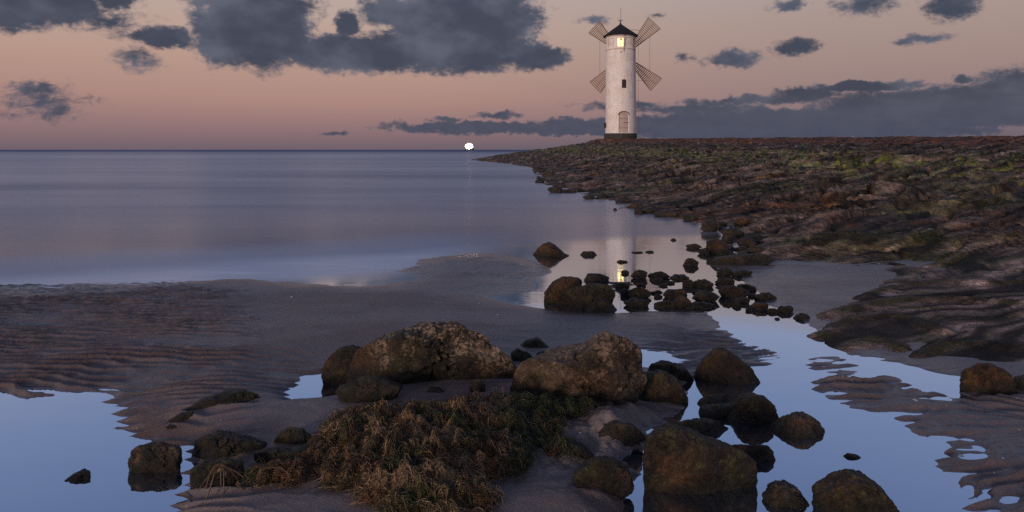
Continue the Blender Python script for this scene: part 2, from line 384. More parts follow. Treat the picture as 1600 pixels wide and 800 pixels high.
RIDGES = [([(1345, 468), (1400, 455), (1480, 452), (1560, 458), (1700, 462)], .022, .05), ([(1300, 495), (1380, 480), (1470, 480), (1560, 492), (1700, 500)], .022, .045),
          ([(1288, 527), (1325, 506), (1385, 503), (1430, 512), (1475, 530)], .020, .04), ([(1305, 422), (1360, 415), (1420, 418)], .014, .04),
          ([(1325, 545), (1365, 535), (1400, 545)], .02, .05), ([(1430, 560), (1480, 545), (1600, 552)], .014, .04), ([(1200, 402), (1300, 396), (1420, 398), (1600, 405)], .03, .07)]
RIDGES = [(pw(p), h, w) for p, h, w in RIDGES]
def crest_x(Y): return np.where(Y > 60, 9.6 + 0*Y, 9.6 + (60-Y)*.0796)
def emb_s(X, Y):
    fx = np.interp(Y, foot_y, foot_x) + .10*np.clip(Y/6, .3, 4)*fbm2(X*.9+3, Y*.9, 3, 41)*np.where(Y > 6, 1, .25)
    return (X-fx)/(crest_x(Y)-fx), X-fx
def voro(x, y, seed):
    xi, yi = np.floor(x).astype(np.int64), np.floor(y).astype(np.int64)
    f1 = np.full(x.shape, 9.); f2 = np.full(x.shape, 9.); idn = np.zeros(x.shape, np.int64); dx1 = np.zeros(x.shape); dy1 = np.zeros(x.shape)
    for i in (-1, 0, 1):
        for j in (-1, 0, 1):
            cx, cy = xi+i, yi+j
            h = PERM[PERM[(cx+seed) & 255] + (cy & 255)]; h2 = PERM[h + ((cx*7+cy*3) & 255)]
            ddx, ddy = cx + .5 + (h/255.-.5)*.8 - x, cy + .5 + (h2/255.-.5)*.8 - y
            d = np.maximum(np.abs(ddx), np.abs(ddy))*.5 + .5*np.sqrt(ddx**2+ddy**2)
            c = d < f1
            f2 = np.where(c, f1, np.minimum(f2, d)); f1 = np.where(c, d, f1)
            idn = np.where(c, h*1 + h2*256, idn); dx1 = np.where(c, ddx, dx1); dy1 = np.where(c, ddy, dy1)
    return f1, f2, idn, dx1, dy1
def emb_height(X, Y, detail=True):
    s, d = emb_s(X, Y)
    zc = .86 + .0145*Y
    # round head of the mole beyond the lighthouse
    rad = np.hypot(X-9.6, (Y-60))
    head = 1.735 - np.clip((rad-2.2), 0, 99)*.165 - .004*np.clip(rad-6, 0, 99)**2*0
    s1 = np.clip(s, -.5, 1.0)
    prof = np.where(s1 > 0, s1**.92, s1*1.5)*(.62+.38*sstep(2.5, 6, Y))
    z = prof*zc
    z = np.where(s > 1, zc - .002*(X-crest_x(Y)), z)
    z = np.where(Y > 58, np.where(X > 9.6, np.where(Y > 66, zc-.3*(Y-66), z), np.maximum(np.minimum(z, head), -1)), z)
    z = np.where((Y > 46) & (Y <= 58), np.minimum(z, head + (58-Y)*.14 + .0*X), z)
    z = np.where((X > crest_x(Y)+9), z - .25*(X-crest_x(Y)-9), z)
    z = np.where(rad < 3.2, np.minimum(z, 1.735)*sstep(2, 3.2, rad)+1.735*(1-sstep(2, 3.2, rad)), z)
    col = None
    if detail:
        ca, sa = math.cos(.42), math.sin(.42)
        wx = X + .35*perlin2(X*.7, Y*.7, 50) + .10*perlin2(X*3, Y*3, 51); wy = Y + .35*perlin2(X*.6, Y*.8, 52) + .07*perlin2(X*4, Y*3, 53)
        U = (wx*ca + wy*sa); W = (-wx*sa + wy*ca)
        f1, f2, idn, dx, dy = voro(U/1.5 + .35*perlin2(U*1.5, W*3, 57), W/.34 + .35*perlin2(U*1.2, W*2, 58), 3)
        rnd = ((idn*2654435761) % 1000)/1000.; rnd2 = ((idn*40503) % 997)/997.
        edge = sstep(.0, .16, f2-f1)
        amt = np.clip(.35 + d*.30, .15, 1)*(.16+.84*sstep(3.2, 6.0, Y))*np.where(np.hypot(X-9.6, Y-60) < 2.6, .15, 1)
        slab = (.07*(rnd-.5) + .16*(rnd2-.2)*(-dx*.5 - dy*1.1) + .09*(edge-1))
        f1b, f2b, idb, _, _ = voro(U/.30+9, W/.15+4, 11)
        slab2 = .6*.018*(sstep(0, .2, f2b-f1b)-1) + .014*(((idb*2654435761) % 1000)/1000.-.5)
        strk = .07*fbm2(U*.75, W*4.2, 4, 60, .45) + .05*fbm2(X*.45, Y*.45, 3, 66)*sstep(2.5, 6, Y)
        rough = .012*fbm2(X*9, Y*9, 4, 70, .6)
        z = z + (slab*1.0 + slab2 + strk + rough)*amt*(1-.6*sstep(.72, .92, s))
        for P, h, w in RIDGES:
            dd = line_d(X + .03*perlin2(X*6, Y*6, 80), Y + .03*perlin2(X*5, Y*7, 81), P); z = z + h*np.exp(-(dd/w)**2)
        col = (s, d, rnd, rnd2, edge, U, W)
    return z, col

def grid(ylist, half, ns):
    t = np.linspace(-1, 1, ns)
    Yg = np.repeat(ylist[:, None], ns, 1); Xg = t[None, :]*half(ylist)[:, None]
    return Xg, Yg
def grid_faces(nr, nc, keep):
    i = np.arange(nr*nc).reshape(nr, nc)
    q = np.stack([i[:-1, :-1], i[:-1, 1:], i[1:, 1:], i[1:, :-1]], -1).reshape(-1, 4)
    k = keep.ravel(); return q[k[q].any(1)]
def compact(V, Q, *arrs):
    used = np.zeros(len(V), bool); used[Q.ravel()] = True
    mp = np.cumsum(used)-1
    return (V[used], mp[Q]) + tuple(a[used] for a in arrs)

# rows: evenly spaced in angle below the horizon near by, then by a fixed share of the distance
def build_sand():
    pyv = np.arange(1100, 300, -.85)
    ys = H*F/(pyv-HY)
    ys = np.concatenate([np.linspace(-4, ys[0]-.03, 40), ys])
    X, Y = grid(ys, lambda y: 1.3 + .92*np.maximum(y, 0) + np.where(y < .9, (.9-y)*1.2, 0), 1150)
    Z = sand_height(X.ravel(), Y.ravel()).reshape(X.shape)
    wet = np.clip(np.exp(-np.clip(Z-.002, 0, 1)/.011), 0, 1)
    x, y = X.ravel(), Y.ravel()
    n = fbm2(x*.9, y*2.2, 4, 90); n2 = fbm2(x*5, y*5, 3, 94)
    base = np.array([.150, .122, .118])[None, :]*np.ones((x.size, 1))
    yq = np.maximum(y, .3); lf = sstep(520, 200, CX + x/yq*F)*(y > .5)*1.0
    lf = np.maximum(lf, .6*sstep(1350, 1500, CX + x/yq*F))
    red = (np.clip(sstep(-.1, .5, n + .25*n2)*.5 + .32*lf, 0, 1))[:, None]
    colr = base*(1-red) + np.array([.090, .056, .046])[None, :]*red
    keep = Z > -.13
    Q = grid_faces(*X.shape, keep)
    V = np.stack([x, y, Z.ravel()], 1)
    V, Q, colr, w = compact(V, Q, colr, wet.ravel())
    o = link('sand', np_mesh('sand', V, Q, colr, {'wet': w}), M_SAND); o['kind'] = 'structure'
build_sand()

def build_embankment():
    a = H*F/(np.arange(720, 330, -1.1)-HY)
    b = [a[-1]]
    while b[-1] < 75: b.append(b[-1]*1.0068)
    ys = np.concatenate([np.linspace(-4, a[0]-.02, 40), a, np.array(b[1:])])
    nc = 1000
    t = np.linspace(0, 1, nc)
    Yg = np.repeat(ys[:, None], nc, 1)
    fx = np.interp(ys, foot_y, foot_x) - np.clip(ys*.12, .35, 3.0)
    xr = np.maximum(fx+4, np.minimum(1.5 + .92*np.maximum(ys, 0), 30))
    Xg = fx[:, None] + (xr-fx)[:, None]*t[None, :]
    x, y = Xg.ravel(), Yg.ravel()
    z, (s, d, rnd, rnd2, edge, U, W) = emb_height(x, y)
    n = fbm2(U*1.1, W*3.2, 4, 100); n2 = fbm2(x*.55, y*.55, 3, 105); n3 = fbm2(U*4, W*9, 3, 110)
    C = lambda r, g_, b_: np.array([r, g_, b_])[None, :]
    col = C(.098, .070, .058)*(1 + 1.0*(rnd-.5)[:, None])*np.ones((x.size, 1))
    def put(m, c):
        nonlocal col
        m = np.clip(m, 0, 1)[:, None]; col = col*(1-m) + c*m
    put((1-edge)*.85*sstep(.3, -.3, n3), C(.016, .013, .009))  # slab joints: dark weed, with crevice shade painted into the same colour
    put(sstep(.25, .8, n+.4*n3)*.7, C(.16, .13, .125))
    put(sstep(.1, .6, -n2+.5*n)*.55*sstep(2.5, 6, y), C(.13, .055, .020))
    green = np.exp(-((s-.50-.07*n2)/.17)**2)
    put(green*sstep(-.25, .35, n + .4*n3)*.95, C(.120, .135, .025))
    put(sstep(.12, .5, n2+.3*n3)*(s < .42)*.6, C(.050, .055, .018))
    dark = np.exp(-((s-.70-.04*n2)/.09)**2)
    put(dark*.8*sstep(-.5, .2, n), C(.020, .021, .014))
    put(green*sstep(.35, .7, n3+.5*n2)*.7, C(.20, .18, .13))
    put(sstep(.76, .86, s+.03*n), C(.115, .046, .022))
    put(sstep(.80, .9, s)*sstep(.2, .7, n+.4*n3)*.6, C(.045, .028, .020))
    put(sstep(.3, .8, n3)*.35, C(.17, .13, .11))
    sandm = np.maximum(sstep(.35, .0, d)*sstep(6.5, 5, y), .95*sstep(5.4, 4.0, y)*sstep(-.35, .15, fbm2(x*1.2, y*3.0, 3, 115)))
    put(sandm*sstep(.9, .2, n)*.9, C(.17, .130, .125))
    put(sstep(4.6, 3.4, y)*sstep(.15, .5, n3)*.6, C(.050, .055, .018))
    stk = fbm2(U*1.0, W*8.5, 4, 118, .6); col = col*(np.clip(.95+1.6*stk, .2, 2.3))[:, None]
    for P, h, w in RIDGES:
        dd = line_d(x, y + .015, P); put(np.exp(-(dd/(w*.7))**2)*.85*sstep(-.4, .2, n3), C(.038, .036, .014))
    keep = z > -.25
    Q = grid_faces(len(ys), nc, keep)
    V = np.stack([x, y, z], 1)
    V, Q, col = compact(V, Q, col)
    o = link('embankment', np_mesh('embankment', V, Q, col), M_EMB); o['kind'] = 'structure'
build_embankment()

def build_sea():
    ys = np.array([-60, -4, 0, 1, 2, 3, 5, 8, 14, 30, 70, 200, 600, 2000, 9000.])
    xs = np.array([-9000, -1500, -300, -60, -15, -4, 0, 4, 15, 60, 300, 1500, 9000.])
    X, Y = np.meshgrid(xs, ys); i = np.arange(X.size).reshape(X.shape)
    Q = np.stack([i[:-1, :-1], i[:-1, 1:], i[1:, 1:], i[1:, :-1]], -1).reshape(-1, 4)
    o = link('sea', np_mesh('sea', np.stack([X.ravel(), Y.ravel(), 0*X.ravel()], 1), Q, smooth=False), M_WATER); o['kind'] = 'structure'
    # the bed under the water, far below the clear film of the pools
    s2 = link('seabed', np_mesh('seabed', np.array([[-9000, -60, -1.6], [9000, -60, -1.6], [9000, 9000, -1.6], [-9000, 9000, -1.6]], float), np.array([[0, 1, 2, 3]]), np.full((4, 3), .05), {'wet': np.ones(4)}), M_SAND); s2['kind'] = 'structure'
build_sea()

def ground_z(x, y):
    X, Y = np.array([float(x)]), np.array([float(y)])
    return max(float(sand_height(X, Y)[0]), float(emb_height(X, Y)[0][0]))

# ------------------------------------------------------------------ bmesh helpers
def add_box(bm, c, size, rot=None):
    m = Matrix.Translation(c) @ (rot.to_4x4() if rot else Matrix.Identity(4)) @ Matrix.Diagonal((*size, 1))
    bmesh.ops.create_cube(bm, size=1.0, matrix=m)
def add_bar(bm, p, q, r, seg=6, r2=None):
    p, q = Vector(p), Vector(q); d = q-p
    m = Matrix.Translation((p+q)/2) @ d.to_track_quat('Z', 'Y').to_matrix().to_4x4()
    bmesh.ops.create_cone(bm, cap_ends=True, segments=seg, radius1=r, radius2=r if r2 is None else r2, depth=d.length, matrix=m)
def add_lathe(bm, prof, seg=48, c=(0, 0, 0)):
    rings = []
    for r, z in prof:
        rings.append([bm.verts.new((c[0]+r*math.cos(2*math.pi*k/seg), c[1]+r*math.sin(2*math.pi*k/seg), c[2]+z)) for k in range(seg)])
    for a, b in zip(rings[:-1], rings[1:]):
        for k in range(seg): bm.faces.new((a[k], a[(k+1) % seg], b[(k+1) % seg], b[k]))
    return rings
def obj(name, bm, mat, parent=None, smooth=False, bevel=0):
    if bevel: bmesh.ops.bevel(bm, geom=bm.edges[:], offset=bevel, segments=2, affect='EDGES', profile=.6)
    bmesh.ops.recalc_face_normals(bm, faces=bm.faces[:])
    me = bpy.data.meshes.new(name); bm.to_mesh(me); bm.free()
    if smooth:
        for p in me.polygons: p.use_smooth = True
    return link(name, me, mat, parent)
def empty(name, loc):
    o = bpy.data.objects.new(name, None); COL.objects.link(o); o.location = loc; o.empty_display_size = .2
    return o

# ------------------------------------------------------------------ lighthouse
def mat_plaster():
    m, g = new_mat('whitewashed_brick')
    tc = g.n('ShaderNodeTexCoord').outputs['Object']
    s = g.n('ShaderNodeSeparateXYZ', {0: tc})
    ang = g.m('MULTIPLY', g.m('ARCTAN2', s.outputs[0], s.outputs[1]), 1.3)
    uv = g.n('ShaderNodeCombineXYZ', {0: ang, 1: s.outputs[2], 2: 0.0}).outputs[0]
    br = g.n('ShaderNodeTexBrick', {'Vector': uv, 'Scale': 1.0, 'Mortar Size': .012, 'Mortar Smooth': .5, 'Brick Width': .27, 'Row Height': .085, 'Color1': (.88, .81, .76, 1), 'Color2': (.82, .74, .69, 1), 'Mortar': (.68, .63, .61, 1)})
    n = g.noise(tc, 1.4, 6, .65, .5); n2 = g.noise(g.n('ShaderNodeVectorMath', {0: tc, 1: (5, 5, .7)}, operation='MULTIPLY').outputs[0], 1.2, 5, .6)
    n3 = g.noise(tc, 14, 5, .7)
    c = g.mix(g.m('MULTIPLY', g.mr(n, .5, .7), .55), br.outputs[0], (.60, .43, .37))
    c = g.mix(g.m('MULTIPLY', g.mr(n2, .52, .72), .4), c, (.40, .32, .27))
    c = g.mix(g.m('MULTIPLY', g.mr(n3, .56, .66), .45), c, (.50, .42, .38))
    bmp = g.n('ShaderNodeBump', {'Height': g.m('ADD', br.outputs['Fac'], g.m('MULTIPLY', n3, -1.2)), 'Distance': -.012, 'Strength': 1.0}).outputs[0]
    b = g.n('ShaderNodeBsdfPrincipled', {'Base Color': c, 'Roughness': .7, 'Normal': bmp})
    g.n('ShaderNodeOutputMaterial', {0: b.outputs[0]})
    return m
def build_lighthouse():
    D = 60.0; K = D/F                      # metres per photo px at the tower
    bz = H + (HY-217)*K
    cx = (969.5-CX)*K
    root = empty('lighthouse', (cx, D, bz))
    tag(root, 'white round lighthouse with four windmill sails and black cone roof on the stone mole', 'lighthouse')
    zz = lambda py: (217-py)*K             # height above the plinth foot from a photo row
    MP = mat_plaster()
    M_PL = simple_mat('dark_stone', (.030, .027, .025), .8, .03, 6, .5)
    M_RF = simple_mat('black_roofing', (.006, .006, .007), .95, .01, 9, .3)
    M_WD = simple_mat('weathered_wood', (.30, .19, .14), .75, .004, 25, .35)
    M_WD2 = simple_mat('grey_wood_door', (.42, .33, .30), .7, .004, 18, .25)
    M_IR = simple_mat('dark_iron', (.05, .04, .04), .5, 0, 30, .3, .6)
    M_TR = simple_mat('painted_trim', (.52, .42, .36), .6, .003, 12, .25)
    M_GL = simple_mat('dark_glass', (.015, .014, .016), .15, 0, 5, .2)
    M_LIT = simple_mat('lit_glass', (.5, .35, .1), .4, 0, 5, .2, 0, (1.0, .72, .28), 1.7)
    def rad(z): return 1.33 - .075*z/zz(56)
    # plinth
    bm = bmesh.new(); r = rad(0)
    add_lathe(bm, [(r+.10, -.6), (r+.10, .40), (r+.07, .47), (r-.02, .47)], 40)
    obj('plinth', bm, M_PL, root)
    # wall with real openings.  angle 0 faces the camera, positive to the right
    z0, z1 = .465, zz(57)
    def op(px0, px1, py0, py1, arch=False):
        zc = (zz(py0)+zz(py1))/2; rr = rad(zc)
        c = (969.5)
        return dict(a0=math.asin((px0-c)*K/rr), a1=math.asin((px1-c)*K/rr), z0=zz(py1), z1=zz(py0), arch=arch, r=rr)
    lit = op(961.3, 970.8, 62.5, 76); w2 = op(973.5, 981.5, 61.5, 75.5); w0 = op(949.5, 955.5, 62, 75.5); w3 = op(985.5, 990.5, 62, 75.5)
    small = op(968.0, 975.0, 126, 139.5, True); door = op(963.0, 979.2, 176, 208, True)
    ops = [lit, w2, w0, w3, small, door]
    NA, NZ = 300, 200
    angs = [2*math.pi*k/NA for k in range(NA)]; zs = [z0+(z1-z0)*j/NZ for j in range(NZ+1)]
    def hole(a, z):
        a = (a+math.pi) % (2*math.pi)-math.pi
        for o in ops:
            if o['a0'] < a < o['a1'] and o['z0'] < z < o['z1']:
                if o['arch']:
                    t = (a-(o['a0']+o['a1'])/2)/((o['a1']-o['a0'])/2); hh = (o['a1']-o['a0'])*o['r']*.32
                    if z > o['z1']-hh*(1-math.sqrt(max(0, 1-t*t))): return False
                return True
        return False
    V, Q, idx = [], [], {}
    def vert(k, j, inn):
        key = (k % NA, j, inn)
        if key not in idx:
            a = angs[k % NA]; z = zs[j]; r = rad(z)-(.17 if inn else 0)
            idx[key] = len(V); V.append((r*math.sin(a), -r*math.cos(a), z))
        return idx[key]
    hm = [[hole(angs[k]+math.pi/NA, (zs[j]+zs[j+1])/2) for j in range(NZ)] for k in range(NA)]
    for k in range(NA):
        for j in range(NZ):
            if hm[k][j]:
                for (dk, dj, e) in ((-1, 0, ((k, j), (k, j+1))), (1, 0, ((k+1, j+1), (k+1, j))), (0, -1, ((k+1, j), (k, j))), (0, 1, ((k, j+1), (k+1, j+1)))):
                    kk, jj = (k+dk) % NA, j+dj
                    if 0 <= jj < NZ and hm[kk][jj]: continue
                    (a, b), (c, d) = e
                    Q.append((vert(a, b, 0), vert(c, d, 0), vert(c, d, 1), vert(a, b, 1)))
            else:
                Q.append((vert(k, j, 0), vert(k+1, j, 0), vert(k+1, j+1, 0), vert(k, j+1, 0)))
    link('wall', np_mesh('wall', np.array(V), np.array(Q), smooth=False), MP, root)
    def panel(name, o, mat, depth, par, inset=0.0):    # a curved panel set back in the opening
        bm = bmesh.new(); n = 8; v = []
        for k in range(n+1):
            a = o['a0']-.02+inset+(o['a1']-o['a0']+.04-2*inset)*k/n; r = o['r']-depth
            v.append([bm.verts.new((rr*math.sin(a), -rr*math.cos(a), z)) for rr, z in ((r, o['z0']-.02+inset), (r, o['z1']+.02-inset), (r-.04, o['z1']+.02-inset), (r-.04, o['z0']-.02+inset))])
        for a, b in zip(v[:-1], v[1:]):
            for q in range(4): bm.faces.new((a[q], b[q], b[(q+1) % 4], a[(q+1) % 4]))
        bm.faces.new(v[0]); bm.faces.new(v[-1])
        return obj(name, bm, mat, par)
    def pt(o, a, z, dr=0.0): return Vector(((o['r']+dr)*math.sin(a), -(o['r']+dr)*math.cos(a), z))
    def frame_bars(bm, o, dr, w, mull=0, trans=0):
        a0, a1, b0, b1 = o['a0'], o['a1'], o['z0'], o['z1']
        P = lambda a, z: pt(o, a, z, dr)
        for p, q in ((P(a0, b0), P(a0, b1)), (P(a1, b0), P(a1, b1)), (P(a0, b0), P(a1, b0)), (P(a0, b1), P(a1, b1))): add_bar(bm, p, q, w, 4)
        for i in range(mull):
            a = a0+(a1-a0)*(i+1)/(mull+1); add_bar(bm, P(a, b0), P(a, b1), w*.7, 4)
        for i in range(trans):
            z = b0+(b1-b0)*(i+1)/(trans+1); add_bar(bm, P(a0, z), P(a1, z), w*.7, 4)
    for o, mat, lab in ((lit, M_LIT, 'lit yellow window of the lantern room'), (w2, MP, 'blind window beside the lit one'), (w0, MP, None), (w3, MP, None), (small, M_GL, 'small dark window halfway up')):
        bm = bmesh.new(); frame_bars(bm, o, .004 if o is not small else -.02, .022, 1 if o is lit else 0, 0)
        wd = obj('window', bm, M_TR if o is not small else M_WD, root)
        if lab: wd['label'] = lab
        panel('pane', o, mat, .05, wd)
    # lamp behind the lit window: dark silhouette of the lantern
    bm = bmesh.new(); c = pt(lit, (lit['a0']+lit['a1'])/2+.04, lit['z1']-.13, .0)
    bmesh.ops.create_uvsphere(bm, u_segments=10, v_segments=6, radius=.09, matrix=Matrix.Translation(c)); obj('lantern_hood', bm, M_WD, root)
    # door: boards with gaps, middle joint, handle
    bm = bmesh.new()
    nb = 7
    for k in range(nb):
        a = door['a0']+(door['a1']-door['a0'])*(k+.5)/nb
        hh = door['z1']-door['z0']-.01
        add_box(bm, pt(door, a, door['z0']+hh/2, -.13), ((door['a1']-door['a0'])*door['r']/nb*.90, .04, hh), Matrix.Rotation(a, 3, 'Z'))
    dr = obj('door', bm, M_WD2, root); dr['label'] = 'arched pale plank door at the foot'
    panel('door_back', door, M_WD, .16, dr)
    bm = bmesh.new()
    bm.free()
    for zf in (.25, .72):
        for a_, b_ in ((door['a0']+.02, -.01), (.06, door['a1']-.02)):
            bm = bmesh.new(); add_bar(bm, pt(door, a_, door['z0']+zf*1.7, -.10), pt(door, b_, door['z0']+zf*1.7, -.10), .018, 4)
            obj('hinge_strap', bm, M_IR, dr)
    bm = bmesh.new(); add_bar(bm, pt(door, .08, door['z0']+.9, -.10), pt(door, .42, door['z0']+.9, -.03), .02, 5); obj('handle', bm, M_IR, dr)
    # door arch moulding
    bm = bmesh.new(); mid = (door['a0']+door['a1'])/2; hw = (door['a1']-door['a0'])/2; prev = None
    hh = hw*2*door['r']*.32
    for k in range(17):
        t = -1.06+2.12*k/16; tt = min(1, abs(t)/1.06)
        p = pt(door, mid+hw*t, door['z1']-hh*(1-math.sqrt(max(0, 1-tt*tt)))+.04, .012)
        if prev: add_bar(bm, prev, p, .035, 6)
        prev = p
    obj('door_arch', bm, simple_mat('red_brick', (.20, .10, .075), .8, .01, 25, .3), root)
    # ring between shaft and lantern room, ring below the eaves
    zb = zz(79)
    bm = bmesh.new(); r = rad(zb); add_lathe(bm, [(r-.02, zb-.05), (r+.035, zb-.04), (r+.045, zb), (r+.035, zb+.04), (r-.02, zb+.05)], 72)
    obj('band_course', bm, M_TR, root, True)
    bm = bmesh.new(); r = rad(z1); add_lathe(bm, [(r-.02, z1-.16), (r+.04, z1-.14), (r+.07, z1-.02), (r+.07, z1+.03)], 72)
    obj('eaves_course', bm, M_TR, root, True)
    # roof
    ze, za = zz(56.5), zz(38)
    bm = bmesh.new(); rr = 27*K
    rings = add_lathe(bm, [(1.1, ze-.02), (rr, ze-.06), (rr+.01, ze+.0), (rr*.78, ze+.24), (rr*.4, ze+.66), (.05, za)], 16)
    bm.faces.new(rings[0]); bm.faces.new(rings[-1])
    rf = obj('roof', bm, M_RF, root)
    bm = bmesh.new()
    add_bar(bm, (0, 0, za-.1), (0, 0, zz(31)), .05, 8); add_bar(bm, (.03, 0, zz(33)), (.03, 0, zz(12)), .016, 6)
    add_box(bm, (.0, 0, zz(32.5)), (.32, .020, .04)); add_box(bm, (-.14, 0, zz(31.5)), (.05, .04, .12)); add_box(bm, (.16, 0, zz(31.5)), (.04, .04, .08))
    bmesh.ops.create_uvsphere(bm, u_segments=10, v_segments=6, radius=.09, matrix=Matrix.Translation((0, 0, za+.05)))
    obj('finial', bm, M_IR, rf)
    bm = bmesh.new()
    for k in range(8):
        a = 2*math.pi*(k+.5)/8
        add_bar(bm, (rr*math.cos(a), rr*math.sin(a), ze+.01), (.05*math.cos(a), .05*math.sin(a), za+.01), .014, 4)
    obj('roof_ridge', bm, M_IR, rf)
    # lightning rod down the front, downpipe on the right, small box on the left
    bm = bmesh.new(); add_bar(bm, (.09, -.10, za-.15), (.09, -rr-.03, ze+.02), .016, 5); add_bar(bm, (.09, -rr-.03, ze+.02), (.09, -rad(9)-.06, zz(84)), .018, 5)
    obj('lightning_rod', bm, M_IR, root)
    a = R(68); bm = bmesh.new(); rb, rt_ = rad(.5)+.05, rad(10)+.05
    add_bar(bm, (rb*math.sin(a), -rb*math.cos(a), .5), (rt_*math.sin(a), -rt_*math.cos(a), z1-.1), .035, 8)
    for k in range(6):
        z = 1+1.5*k; r = rad(z)+.03; add_box(bm, (r*math.sin(a), -r*math.cos(a), z), (.1, .1, .04))
    obj('downpipe', bm, M_WD, root)
    a = R(-80); bm = bmesh.new(); r = rad(1.1)+.05; add_box(bm, (r*math.sin(a), -r*math.cos(a), zz(196)), (.16, .26, .42), Matrix.Rotation(a, 3, 'Z'))
    obj('meter_box', bm, M_PL, root, bevel=.01)
    bm = bmesh.new(); a = R(-8); r = rad(9); bmesh.ops.create_uvsphere(bm, u_segments=10, v_segments=8, radius=.07, matrix=Matrix.Translation((r*math.sin(a), -r*math.cos(a)-.08, zz(84))))
    add_bar(bm, (r*math.sin(a), -r*math.cos(a)+.05, zz(84)), (r*math.sin(a), -r*math.cos(a)-.08, zz(84)), .03, 6)
    obj('wall_lamp', bm, M_TR, root, True)
    # sails behind the tower
    yb = 1.75; k2 = (D+yb)/D
    def sp(px, py): return Vector(((px-969.5)*K*k2 + (969.5-CX)*K*(k2-1), yb, ((HY-py)*K*k2 + H) - bz))
    hub = sp(975.5, 86.5)
    sails = [((937, 33.6), (920, 51.6)), ((1013, 27.6), (1031.4, 45)), ((922, 128), (938.5, 145)), ((1033.5, 122.4), (1016.5, 141.5))]
    labs = ['upper left sail', 'upper right sail', 'lower left sail', 'lower right sail, catching the light']
    for (A, B), lab in zip(sails, labs):
        a, b = sp(*A), sp(*B)
        bm = bmesh.new(); i0 = .13
        tw = Vector((0, .0, 0))
        ai, bi = hub.lerp(a, i0), hub.lerp(b, i0)
        for p, q in ((ai, a), (bi, b), (a, b), (ai, bi)): add_bar(bm, p, q, .045, 4)
        add_bar(bm, hub, hub.lerp((a+b)/2, .98), .026, 6)
        s_ = obj('sail', bm, M_WD, root); s_['label'] = lab
        bm = bmesh.new(); n = 21
        for i in range(1, n):
            t = i0+(1-i0)*i/n; add_bar(bm, hub.lerp(a, t)+Vector((0, -.03, 0)), hub.lerp(b, t)+Vector((0, -.03, 0)), .043, 4)
        obj('lattice', bm, M_WD, s_)
    bm = bmesh.new(); add_bar(bm, hub+Vector((0, -1.2, 0)), hub+Vector((0, .25, 0)), .16, 12); add_bar(bm, hub+Vector((0, -.05, 0)), hub+Vector((0, .2, 0)), .34, 12)
    obj('windshaft', bm, M_IR, root)
    for (x0, y0), (x1, y1) in (((937.3, 62), (937.3, 116)), ((1015.3, 57), (1015.3, 124))):
        bm = bmesh.new(); add_bar(bm, sp(x0, y0), sp(x1, y1), .011, 4); obj('wire', bm, M_IR, root)
    bm = bmesh.new(); add_bar(bm, sp(986, 46.5), sp(1003, 47.5), .018, 5); obj('brace_rod', bm, M_IR, root)
    bm = bmesh.new(); add_bar(bm, sp(990, 126), sp(1019, 126), .010, 4); add_bar(bm, sp(997.5, 66), sp(997.5, 210), .008, 4); obj('stay_wire', bm, M_IR, root)
build_lighthouse()

# ------------------------------------------------------------------ ship on the horizon
def build_ship():
    Y = 1400.0; x = (733-CX)/F*Y
    root = empty('ship', (x, Y, 0)); tag(root, 'distant ship with blazing white deck lights on the horizon left of the lighthouse', 'ship')
    M_H = simple_mat('dark_hull', (.02, .022, .03), .5, 0, .2, .3); M_W = simple_mat('white_deckhouse', (.6, .58, .55), .5, 0, .3, .1)
    ML = simple_mat('floodlight_glass', (.9, .8, .6), .4, 0, 5, .1, 0, (1.0, .76, .46), 14.0)
    bm = bmesh.new();     up = [(-9, 2.6), (-8, 3.2), (5, 3.2), (8, 2.0), (10, 0), (8, -2.0), (5, -3.2), (-8, -3.2), (-9, -2.6)]
    lo = [bm.verts.new((a*.92, b*.8, -.5)) for a, b in up]; hi = [bm.verts.new((a, b, 1.8 + (max(0, a-4)*.16))) for a, b in up]
    n = len(up)
    for i in range(n): bm.faces.new((lo[i], lo[(i+1) % n], hi[(i+1) % n], hi[i]))
    bm.faces.new(hi); bm.faces.new(lo[::-1]); obj('hull', bm, M_H, root)
    bm = bmesh.new(); add_box(bm, (-3, 0, 3.6), (7, 5, 3.6)); add_box(bm, (-2.4, 0, 6.4), (4.0, 4.6, 2.0)); obj('deckhouse', bm, M_W, root, bevel=.15)
    bm = bmesh.new(); add_bar(bm, (-3, 0, 7), (-3, 0, 13), .22); add_bar(bm, (5, 0, 2), (5, 0, 11), .25); add_bar(bm, (5, 0, 10), (-1, 0, 8), .12); obj('mast', bm, M_H, root)
    rnd = random.Random(3)
    for k in range(18):
        a = 2*math.pi*k/18+.2; rr = 1 if k % 2 else .5
        bm = bmesh.new(); c = (6.4*rr*math.cos(a), -2.8+rnd.uniform(-.5, .5), 8.2+4.4*rr*math.sin(a))
        bmesh.ops.create_icosphere(bm, subdivisions=2, radius=rnd.uniform(1.3, 1.7), matrix=Matrix.Translation(c)); obj('deck_light', bm, ML, root, True)
build_ship()

